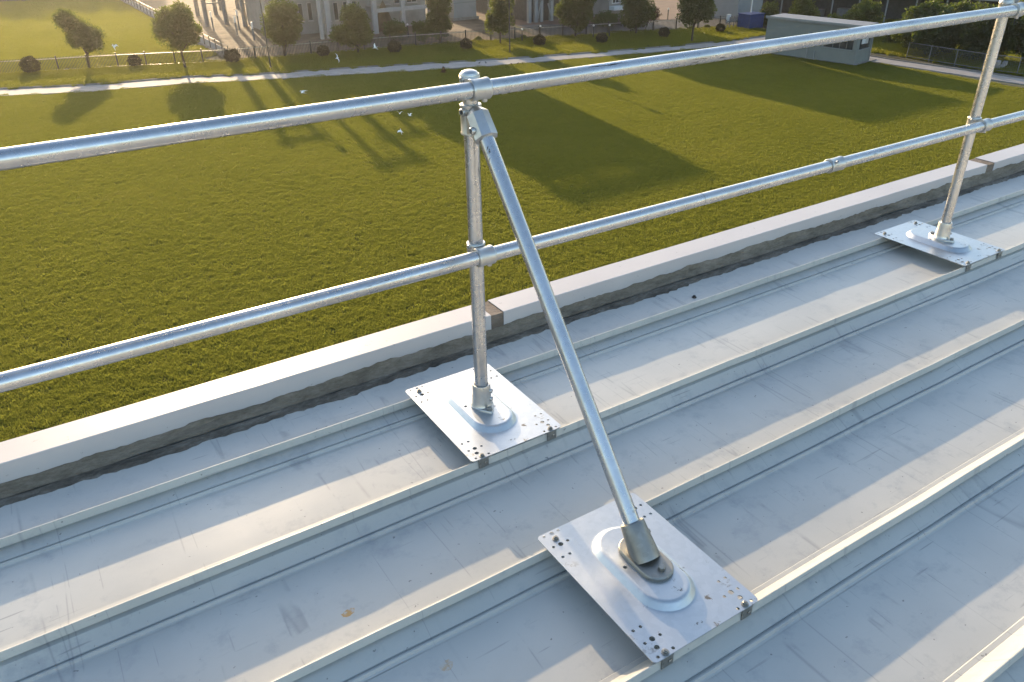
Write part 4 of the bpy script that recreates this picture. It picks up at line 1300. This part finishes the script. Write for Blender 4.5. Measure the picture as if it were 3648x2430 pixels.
for i, (x, y, h) in enumerate(((21.4, 88, 1.3), (22.6, 91.5, 1.5), (24.2, 87.5, 1.2), (25.2, 90, 1.5), (20.2, 93, 1.4), (22.0, 84.0, 1.1), (24.0, 82, 1.1), (23.3, 99, 1.6), (26.6, 97.5, 1.7), (26.4, 85.5, 1.3))):
    t = thing('post_insulator', (x, y, G), 'steel post topped by a ribbed porcelain insulator in the gravel yard', 'insulator', IG)
    MB().bar((x, y, G), (x, y, G + h), 0.14, 0.14, (0, 1, 0)).build('stand', M['steelgrey'], t)
    pr = []
    for k in range(6): pr += [(0.06, k * 0.11), (0.14, k * 0.11 + 0.03), (0.06, k * 0.11 + 0.08)]
    MB().lathe((x, y, G + h), (0, 0, 1), pr, 12).build('insulator_stack', M['insul'], t, 40)
    MB().bar((x - 0.3, y, G + h + 0.68), (x + 0.3, y, G + h + 0.68), 0.06, 0.05).build('terminal', M['steelgrey'], t)

# ------------------------------------------------------------------ birds
def egret_mesh(name, flap, fold):
    """one continuous skin: body, curved neck, head, bill, two swept wings, trailing legs. x forward, span along y, ~0.9 m"""
    mb = MB()
    sp = [(-0.30, 0, 0.0, .004), (-0.24, 0, 0, .02), (-0.15, 0, 0, .045), (0.0, 0, 0, .06), (0.10, 0, 0.01, .05), (0.16, 0, 0.04, .028), (0.19, 0, 0.07, .022), (0.22, 0, 0.06, .026), (0.26, 0, 0.05, .018), (0.29, 0, 0.045, .008), (0.34, 0, 0.04, .002)]
    mb.rings([p[:3] for p in sp], [p[3] for p in sp], 8)
    mb.rings([(-0.2, 0.012, -0.02), (-0.36, 0.012, -0.03), (-0.42, 0.012, -0.03)], [.008, .006, .004], 5)
    mb.rings([(-0.2, -0.012, -0.02), (-0.36, -0.012, -0.03), (-0.42, -0.012, -0.03)], [.008, .006, .004], 5)
    for s in (-1, 1):
        st = []
        for k in range(7):
            u = k / 6
            y = s * (0.03 + fold * 0.44 * u)
            z = 0.03 + flap * (math.sin(u * 1.9) * 0.16) - (0.10 * u * u if flap > 0 else 0)
            le = 0.10 - 0.02 * u + 0.09 * math.sin(u * math.pi) - 0.16 * u * u
            ch = 0.20 * (1 - u ** 2.6) + 0.015
            th = 0.014 * (1 - u) + 0.004
            st.append(((le, y, z), (le - ch * .4, y, z + th), (le - ch, y, z - 0.01), (le - ch * .4, y, z - th * .3)))
        vs = [p for q in st for p in q]
        fs = []
        for k in range(6):
            for j in range(4):
                a = 4 * k + j; b = 4 * k + (j + 1) % 4
                fs.append((a, b, b + 4, a + 4) if s > 0 else (b, a, a + 4, b + 4))
        fs += [(0, 3, 2, 1), (24, 25, 26, 27)]
        mb.add(vs, fs)
    return mb.mesh(name, M['feather'], 60)
em = [egret_mesh('egret', 0.6, 1.0), egret_mesh('egret', 1.8, 0.8), egret_mesh('egret', -1.2, 0.85)]
EL = {0: 'white egret gliding over the grass near the picket fence', 1: 'white egret with raised wings flying low over the sunny lawn'}
for i, (u, v, k, mi, rot, lab) in enumerate(((405, 167, 0.86, 1, (0.3, -0.9, 1.9), 'white egret flying over the sunlit field behind the fence'),
        (1201, 207, 0.93, 0, (1.25, 0.1, 0.8), 'white egret banking with wings spread beside a clipped bush'),
        (1336, 170, 0.9, 1, (1.2, 0.3, 2.2), 'white egret with bent wings flying before the picket fence'),
        (1080, 325, 0.95, 2, (0.25, 0.2, 2.5), 'white egret gliding with drooped wingtips over the tree shadow'),
        (1424, 405, 0.95, 1, (0.2, 0.2, 1.4), EL[1]), (1460, 412, 0.95, 1, (0.2, 0.1, 1.9), EL[1]), (1428, 467, 0.95, 2, (0.3, -0.9, 1.6), EL[1]))):
    p = onz(u, v)
    p = C + (p - C) * k
    o = bpy.data.objects.new('egret', em[mi]); COL.objects.link(o)
    o.location = p; o.rotation_euler = rot
    o.scale = (0.85,) * 3 if i < 4 else (0.55,) * 3
    tag(o, lab, 'bird', 'white egrets in flight')
mb = MB()
mb.rings([(-0.16, 0, 0.10), (-0.08, 0, 0.12), (0, 0, 0.13), (0.06, 0, 0.16), (0.09, 0, 0.20), (0.12, 0, 0.205), (0.16, 0, 0.195)], [.006, .03, .05, .04, .03, .022, .002], 8)
for s in (-1, 1): mb.rings([(0.0, s * .02, 0.10), (0.01, s * .02, 0.0)], [.007, .006], 5)
mm = mb.mesh('starling', M['darkfeather'], 60)
for i, (u, v) in enumerate(((1708, 230), (1731, 229), (1822, 234), (1845, 232), (1862, 231), (2310, 170), (2350, 171))):
    p = onz(u, v)
    o = bpy.data.objects.new('ground_bird', mm); COL.objects.link(o)
    o.location = (p.x, p.y, G + 0.035); o.rotation_euler = (0, 0, i * 1.7); o.scale = (0.85,) * 3
    tag(o, 'small dark bird standing by the path edge', 'bird', 'small dark birds on the ground')

# ------------------------------------------------------------------ haze
hz, nt, b = new_mat('haze')
nt.nodes.remove(b)
pv = nt.nodes.new('ShaderNodeVolumePrincipled')
pv.inputs['Color'].default_value = (0.95, 0.95, 0.95, 1)
pv.inputs['Density'].default_value = 0.0003
pv.inputs['Anisotropy'].default_value = 0.86
nt.links.new(pv.outputs[0], nt.nodes['Material Output'].inputs['Volume'])
o = MB().box(-560, 660, -560, 760, G - 1.2, 4.0).build('haze', hz)
tag(o, kind='stuff')
